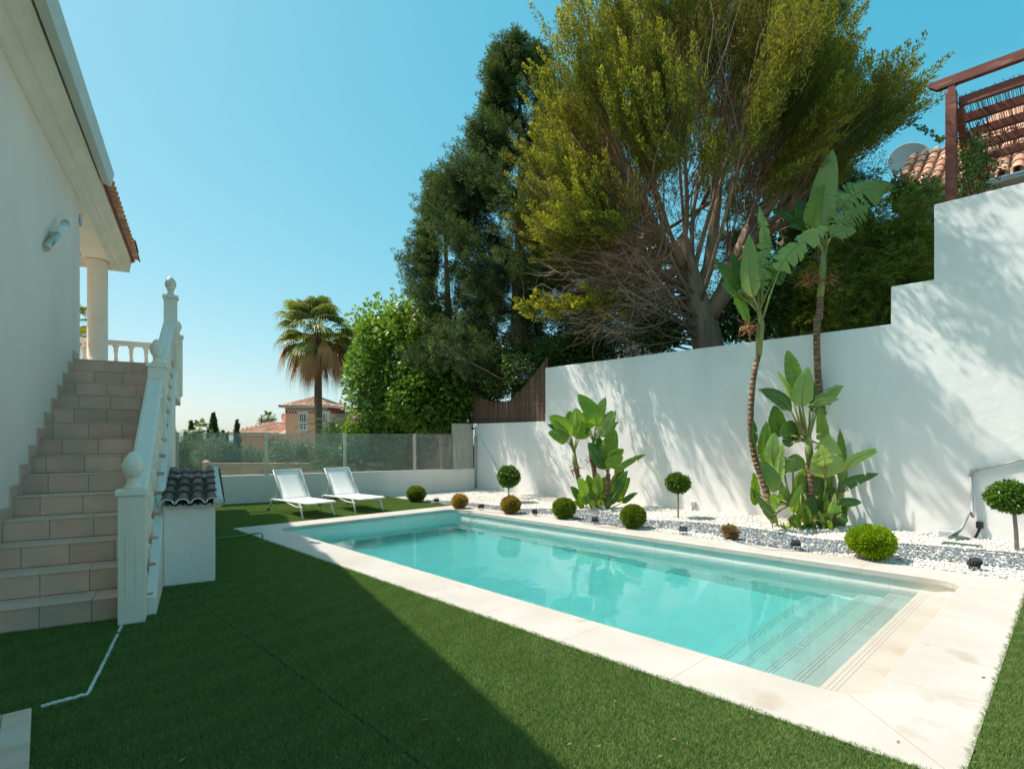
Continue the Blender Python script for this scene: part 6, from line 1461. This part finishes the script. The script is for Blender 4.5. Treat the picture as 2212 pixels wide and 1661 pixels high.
lowA = [(1345, 1000, 70), (1370, 1120, 60), (1408, 930, 90), (1480, 905, 80), (1520, 960, 90), (1560, 890, 80), (1648, 915, 110), (1700, 950, 80), (1765, 850, 95), (1800, 875, 70), (1820, 930, 85), (1882, 1050, 45), (1785, 1030, 70), (1735, 1050, 75), (1590, 1010, 90), (1530, 1040, 80), (1460, 1010, 90), (1440, 1060, 70), (1400, 1060, 50), (1620, 1080, 70), (1680, 1090, 60), (1500, 1110, 60), (1590, 1100, 60)]
for x, y, w_ in lowA:
    dd = rnd.uniform(-.45, .2); bx = 1560 + (x - 1560) * .35 + rnd.uniform(-20, 20); fx_ = (x + bx) / 2 * .35 + x * .0 + bx * .65 * 1 if False else bx + (x - bx) * .38; by = 1190 + (y - 1190) * .45
    bleaf(cA, PW(A1, (bx * .7 + 1560 * .3, 1195), dA + dd * .4), PW(A1, (fx_, by), dA + dd * .7), PW(A1, (x, y), dA + dd), w_ * pxA * .95, rnd.choice([BAN1, BAN1, BAN3]), facing=((1560 - x) * .0015, -1, .5), torn=0, bow=.18, fold=.5, curl=.05, stalk_r=.010)
# ---- larger clump (right)
cB = thing('banana_plant', 'larger clump of banana-like plants with two very tall bare ringed stems', 'banana plant', G(1735, 1138), group='banana-like plants in the gravel bed')
dB = 9.45; pxB = .312 / 1189 * dB; pxC = .4683 / 1189 * dB
ringed_trunk([PW(A2, (930, 1400), dB - .1), PW(A2, (900, 1290), dB - .1), PW(A2, (850, 1110), dB - .05), PW(A2, (795, 950), dB), PW(A2, (768, 760), dB), PW(A2, (770, 570), dB), PW(A2, (790, 380), dB), PW(A2, (822, 240), dB)], .062, .044, cB, .075)
ringed_trunk([PW(A2, (1300, 1380), dB + .25), PW(A2, (1296, 900), dB + .25), PW(A2, (1270, 660), dB + .2), PW(A2, (1240, 470), dB + .15), PW(A2, (1225, 200), dB + .1), PW(A2, (1228, 0), dB + .1), PW(A3, (828, 1460), dB + .1), PW(A3, (832, 1360), dB + .1)], .06, .052, cB, .075)
ringed_trunk([PW(A2, (1182, 1350), dB - .25), PW(A2, (1183, 1200), dB - .25), PW(A2, (1182, 1000), dB - .25)], .068, .055, cB, .06)
MB().tube([PW(A2, (822, 250), dB - .01), PW(A2, (828, 120), dB), PW(A3, (560, 1500), dB), PW(A3, (548, 1430), dB)], [.050, .062, .055, .035], 12).build('leaf_base', STEM, cB)
MB().tube([PW(A3, (832, 1370), dB + .08), PW(A3, (842, 1260), dB + .1), PW(A3, (848, 1160), dB + .1)], [.058, .06, .035], 12).build('leaf_base', STEM, cB)
MB().tube([PW(A2, (1182, 1010), dB - .25), PW(A2, (1172, 920), dB - .25), PW(A2, (1165, 800), dB - .25)], [.06, .065, .045], 12).build('leaf_base', STEM, cB)
tuft(cB, PW(A3, (505, 1510), dB - .05), .24, 90, .3); tuft(cB, PW(A3, (785, 1285), dB), .24, 110, .3); tuft(cB, PW(A3, (872, 1285), dB + .05), .2, 70, .4); tuft(cB, PW(A2, (1180, 1000), dB - .3), .16, 40)
leaves(cB, A3, dB, (548, 1440), [((525, 1370), (503, 1078), 82, BAN2, .1, -.05, -.05, .1), ((545, 1340), (585, 1075), 110, BAN2, 1.1, .05, .1, -.1), ((580, 1180), (550, 950), 55, BAN2, .9, .1, .1, .1, (560, 1400)), ((465, 1340), (342, 1205), 78, BAN3, .2, .05, -.1, .4), ((480, 1320), (425, 1168), 62, BAN3, 0, .1, .15, .3), ((455, 1360), (375, 1310), 52, BAN3, .1, 0, -.1, .3), ((470, 1370), (500, 1500), 58, BAN1, .15, .05, 0, .2), ((640, 1250), (868, 1042), 92, BAN2, .8, -.1, -.2, .1, (562, 1480)), ((610, 1300), (660, 1130), 90, BAN3, .6, .15, .2, .0), ((560, 1320), (545, 1190), 80, BAN3, .2, .1, .1, .2)], pxC)
leaves(cB, A3, dB + .1, (848, 1170), [((838, 1060), (890, 688), 108, BAN2, .10, 0, 0, -.1), ((795, 1045), (850, 850), 70, BAN1, .15, -.1, -.1, .3), ((880, 990), (1050, 830), 95, BAN2, .85, .05, .15, -.1), ((930, 960), (1150, 850), 120, BAN2, 1.0, .0, .05, .1, (870, 1080)), ((1060, 880), (1178, 858), 80, BAN2, .8, .05, .1, .2, (930, 960)), ((890, 1075), (1060, 945), 110, BAN2, 1.1, -.1, -.15, .1), ((885, 1090), (1000, 1065), 70, BAN2, .3, -.1, -.2, -.1), ((760, 1040), (605, 965), 60, BAN3, .8, .25, .4, .1, (820, 1100)), ((770, 1050), (735, 915), 70, BAN3, .3, .25, .4, .1), ((800, 1070), (690, 1040), 50, BAN3, .5, .2, .3, .2)], pxC)
leaves(cB, A2, dB - .25, (1165, 840), [((1085, 480), (1020, 208), 118, BAN1, .05, .15, .2, .1, (1130, 800)), ((1125, 600), (1165, 325), 118, BAN2, .05, -.1, -.15, -.15), ((1060, 560), (945, 350), 62, BAN2, .1, 0, -.1, .5, (1120, 780)), ((1045, 630), (822, 478), 100, BAN3, .25, -.05, -.2, .2, (1120, 800)), ((1000, 790), (925, 590), 140, BAN3, .05, .3, .35, .2), ((1240, 590), (1410, 455), 90, BAN2, .7, .0, .05, -.1), ((1210, 600), (1378, 548), 46, BAN2, .1, -.1, -.2, -.1), ((1180, 580), (1200, 420), 90, BAN3, .3, .3, .35, .1), ((1200, 640), (1295, 650), 110, BAN3, .6, .2, .2, .2), ((1240, 860), (1250, 600), 95, BAN1, .1, .1, .15, .2), ((1090, 760), (965, 800), 90, BAN3, .2, .1, -.1, .2), ((1060, 850), (1110, 700), 100, BAN3, .1, .2, .2, .0), ((1080, 520), (990, 420), 90, BAN1, .2, .2, .3, .2)], pxB)
leaves(cB, A2, dB - .35, (1040, 1280), [((885, 980), (875, 700), 92, BAN1, .1, 0, .0, .1), ((925, 1000), (930, 778), 84, BAN2, .05, -.15, -.2, -.3), ((975, 1120), (985, 850), 66, BAN2, .5, -.2, -.25, .1), ((1060, 1050), (1080, 925), 150, BAN3, .1, -.1, -.2, .1, (1060, 1270)), ((1000, 1060), (990, 940), 90, BAN3, .1, .1, .1, .2), ((960, 1170), (825, 972), 105, BAN3, 0, -.3, -.45, .15), ((833, 1215), (785, 1055), 66, BAN1, .05, -.1, -.2, .2), ((820, 1260), (765, 1160), 60, BAN1, .1, -.1, -.2, .3), ((930, 1350), (798, 1212), 60, BAN3, .05, -.3, -.45, .2), ((1130, 1180), (1110, 1065), 90, BAN3, .05, .1, .1, .1), ((1055, 1290), (1120, 1135), 56, BAN1, 0, -.3, -.35, .2), ((1000, 1240), (1010, 1150), 70, BAN1, .1, -.25, -.3, -.1), ((960, 1280), (900, 1210), 80, BAN1, .1, -.3, -.4, .0), ((800, 860), (790, 700), 60, BAN3, .5, .2, .2, .2)], pxB)
leaves(cB, A2, dB - .3, (1270, 1330), [((1290, 1090), (1305, 790), 190, BAN2, .35, -.15, -.1, -.1), ((1280, 1010), (1250, 860), 110, BAN2, .5, -.25, -.35, .1, (1275, 1200)), ((1390, 1140), (1385, 755), 84, BAN1, .1, .15, .2, .2, (1320, 1320)), ((1425, 1040), (1668, 893), 62, BAN2, .1, -.1, -.1, .1, (1330, 1310)), ((1385, 1190), (1655, 1062), 62, BAN3, .5, -.1, -.2, .1, (1330, 1330)), ((1395, 1285), (1535, 1262), 58, BAN3, 0, -.2, -.3, .1, (1330, 1400)), ((1300, 1300), (1400, 1320), 66, BAN1, .1, -.35, -.45, .0), ((1300, 1200), (1355, 1165), 66, BAN3, 0, -.1, -.2, .0), ((1370, 1360), (1440, 1400), 60, BAN3, .3, -.2, -.3, .0, (1330, 1400)), ((1330, 1290), (1350, 1200), 44, BAN2, 0, -.3, -.4, .3), ((1200, 1180), (1140, 1080), 90, BAN3, .1, .2, .2, .2)], pxB)
for i in range(30):
    bx = rnd.uniform(900, 1380); dd = rnd.uniform(-.75, -.2); x = bx + rnd.uniform(-110, 110); y = rnd.uniform(1230, 1440); by = min(1455, y + rnd.uniform(60, 120))
    bleaf(cB, PW(A2, (bx, 1465 - abs(bx - 1150) * .12), dB + dd * .6), PW(A2, (bx + (x - bx) * .4, by - 20), dB + dd * .8), PW(A2, (x, y), dB + dd), rnd.uniform(40, 72) * pxB, rnd.choice([BAN1, BAN1, BAN3, BAN2]), facing=(rnd.uniform(-.5, .5), -1, .7), torn=0, bow=.2, fold=.5, curl=.05, stalk_r=.008)
for i in range(22):
    bx = rnd.uniform(860, 1400); dd = rnd.uniform(-.35, .35); x = bx + rnd.uniform(-140, 140); y = rnd.uniform(960, 1260) + abs(bx - 1130) * .3; by = y + rnd.uniform(120, 200)
    bleaf(cB, PW(A2, (1130 + (bx - 1130) * .75, 1420), dB + dd * .6), PW(A2, (bx + (x - bx) * .3, by), dB + dd * .8), PW(A2, (x, y), dB + dd), rnd.uniform(60, 100) * pxB, rnd.choice([BAN1, BAN3, BAN3, BAN2]), facing=(rnd.uniform(-.6, .6), -1, .4), torn=rnd.choice([0, 0, .3]), bow=.14, fold=.4, curl=.05, stalk_r=.011)
# bricks and loose soil at the foot of the larger clump
for k, (x, y, lab) in enumerate(((1080, 1425, 'broken brick at the foot of the larger banana clump'), (1210, 1470, 'reddish clod lying in front of the larger banana clump'), (1045, 1412, 'small brick piece left of the broken brick'))):
    p = G(*A2(x, y), .04); F = Matrix.Translation(p) @ Matrix.Rotation(k * .8 + .3, 4, 'Z') @ Matrix.Rotation(.2, 4, 'X')
    o = MB(F).box(-.06, .06, -.035, .035, -.03, .03).build('brick_piece', TERRA, bevel=.01); tag(o, lab, 'brick')

# ================================================================== CLIPPED SHRUBS AND TOPIARY
def box_shrub(u, vb, wpx, hpx, m, label, nl, size=.022, group='clipped round shrubs in the gravel bed', openness=0.):
    p = G(u, vb, .02); d = p.y; rx = wpx / 2 / 1189 * d; rz = hpx / 2 / 1189 * d; p = p + Vector((0, rx * .6, 0)); t = thing('round_shrub', label, 'shrub', p, group=group)
    c = p + Vector((0, 0, rz * 1.02)); tb = MB()
    for i in range(26):
        dv = Vector(rand_dirs(1)[0]); dv.z = abs(dv.z) * 1.2 + .1; e = p + Vector((dv.x * rx * .8, dv.y * rx * .8, min(1, dv.z) * rz * 1.7)); pts, rr = limb(p + Vector((dv.x, dv.y, 0)) * .02, e, 4, 0, .06, .006, .002); tb.tube(pts, rr, 4)
    tb.build('stems', TWIG, t)
    dv = rand_dirs(nl); ld = rand_dirs(60); near = (dv @ ld.T).max(1); f = .80 + .20 * np.clip((near - .85) / .13, 0, 1) + (rg.random(nl) < .06) * rg.uniform(0, .13, nl); size = size * 1.35
    s = (1 - rg.random(nl) ** 1.6 * (.42 + openness)) * f; R3 = np.array([rx, rx, rz]); 
    P = np.array(c) + dv * R3 * s[:, None] * .97; ok = P[:, 2] > .02; P = P[ok]; dv = dv[ok]
    D = unit(dv * .7 + rg.normal(0, .45, (len(P), 3)) + np.array([0, 0, .35])); sz = size * rg.uniform(.7, 1.3, len(P)); V, F = leaf_quads(P, D, sz, sz * .55, bend=.08)
    np_mesh('foliage', V, F, m, t, tint=rg.random(len(P)), tint2=None); return t
box_shrub(897, 1084, 39, 31, BOXG, 'round green shrub where lawn and gravel meet near the parapet', 6500, .036)
box_shrub(992, 1098, 33, 28, BOXY, 'smallest yellow brown round shrub near the far pool corner', 5500, .034)
box_shrub(1103, 1110, 41, 36, BOXO, 'round shrub half scorched orange below the farthest topiary', 6500, .033)
box_shrub(1220, 1121, 49, 42, BOXG, 'round green shrub just left of the smaller banana clump', 9000, .030)
box_shrub(1371, 1142, 53, 48, BOXG, 'round green shrub with browned base right of the smaller banana clump', 10000, .029)
box_shrub(1581, 1165, 34, 28, DRY, 'tiny dry brown shrub on the white gravel', 900, .032, openness=.4)
box_shrub(1900, 1212, 93, 72, BOXB, 'large bright lime green round shrub nearest the pool steps', 21000, .026)
def topiary(u, vb, uc, vc, wpx, hpx, V_, label, nl, size, tr):
    # trunk foot on the gravel, ball on top
    p = G(u, vb, .04); d = p.y; t = thing('topiary_tree', label, 'topiary', p, group='ball topiary trees before the wall'); c = W(uc, vc, d); rx = wpx / 2 / 1189 * d; rz = hpx / 2 / 1189 * d
    m = MB(); m.tube([p - Vector((0, 0, .03)), p.lerp(c, .4) + Vector((.006, 0, 0)), c - Vector((0, 0, rz * .3))], [tr, tr * .85, tr * .8], 9, wob=.08)
    for i in range(14):
        dv = Vector(rand_dirs(1)[0]); dv.z = dv.z * .5 + .3; e = c + Vector((dv.x * rx, dv.y * rx, dv.z * rz)) * .8; pts, rr = limb(c - Vector((0, 0, rz * .5)), e, 4, 0, .05, tr * .3, .002); m.tube(pts, rr, 4)
    m.build('trunk', TTRUNK, t); dv = rand_dirs(nl); size = size * 1.25; f = .80 + .20 * np.clip(((dv @ rand_dirs(40).T).max(1) - .8) / .15, 0, 1); s = (1 - rg.random(nl) ** 1.5 * .5) * f
    P = np.array(c) + dv * np.array([rx, rx, rz]) * s[:, None]; D = unit(dv * .6 + rg.normal(0, .5, (nl, 3)) + np.array([0, 0, -.25])); sz = size * rg.uniform(.6, 1.3, nl)
    hang = rg.random(nl) < .02; P[hang, 2] -= rz * .12
    V, F = leaf_quads(P, D, sz, sz * .48, bend=.08); np_mesh('ball', V, F, TOPI, t, tint=rg.random(nl))
topiary(1098, 1084, 1099, 1029, 45, 42, 9.9, 'farthest ball topiary tree on a thin pale trunk', 4200, .055, .018)
topiary(1465, 1119, 1464, 1043, 47, 39, 9.9, 'middle ball topiary tree between the two banana clumps', 3800, .048, .019)
topiary(2197, 1193, 2188, 1072, 92, 63, 9.9, 'nearest ball topiary tree at the right edge beside the hose', 4600, .045, .027)
# fallen leaves on the lawn and coping
lv = MB(); rr3 = random.Random(9)
k = 0
while k < 46:
    u, v = rr3.uniform(300, 2150), rr3.uniform(1200, 1655); p = G(u, v, .02)
    q = toF(POOL, p)
    if V0 < q.x < V1 + .2 and U0 - .05 < q.y < U1: continue
    p.z = .016 if (VO0 < q.x < VO1 and UO0 < q.y) else .026
    a = rr3.uniform(0, 6); s = rr3.uniform(.008, .02); d_ = Vector((math.cos(a), math.sin(a), 0)) * s; w_ = Vector((-math.sin(a), math.cos(a), 0)) * s * .35
    lv.add([p - d_, p + w_ + Vector((0, 0, .004)), p + d_ + Vector((0, 0, .006)), p - w_], [(0, 1, 2, 3)], rr3.random()); k += 1
o = lv.build('fallen_leaves', DRY, keep=True); tag(o, kind='stuff')
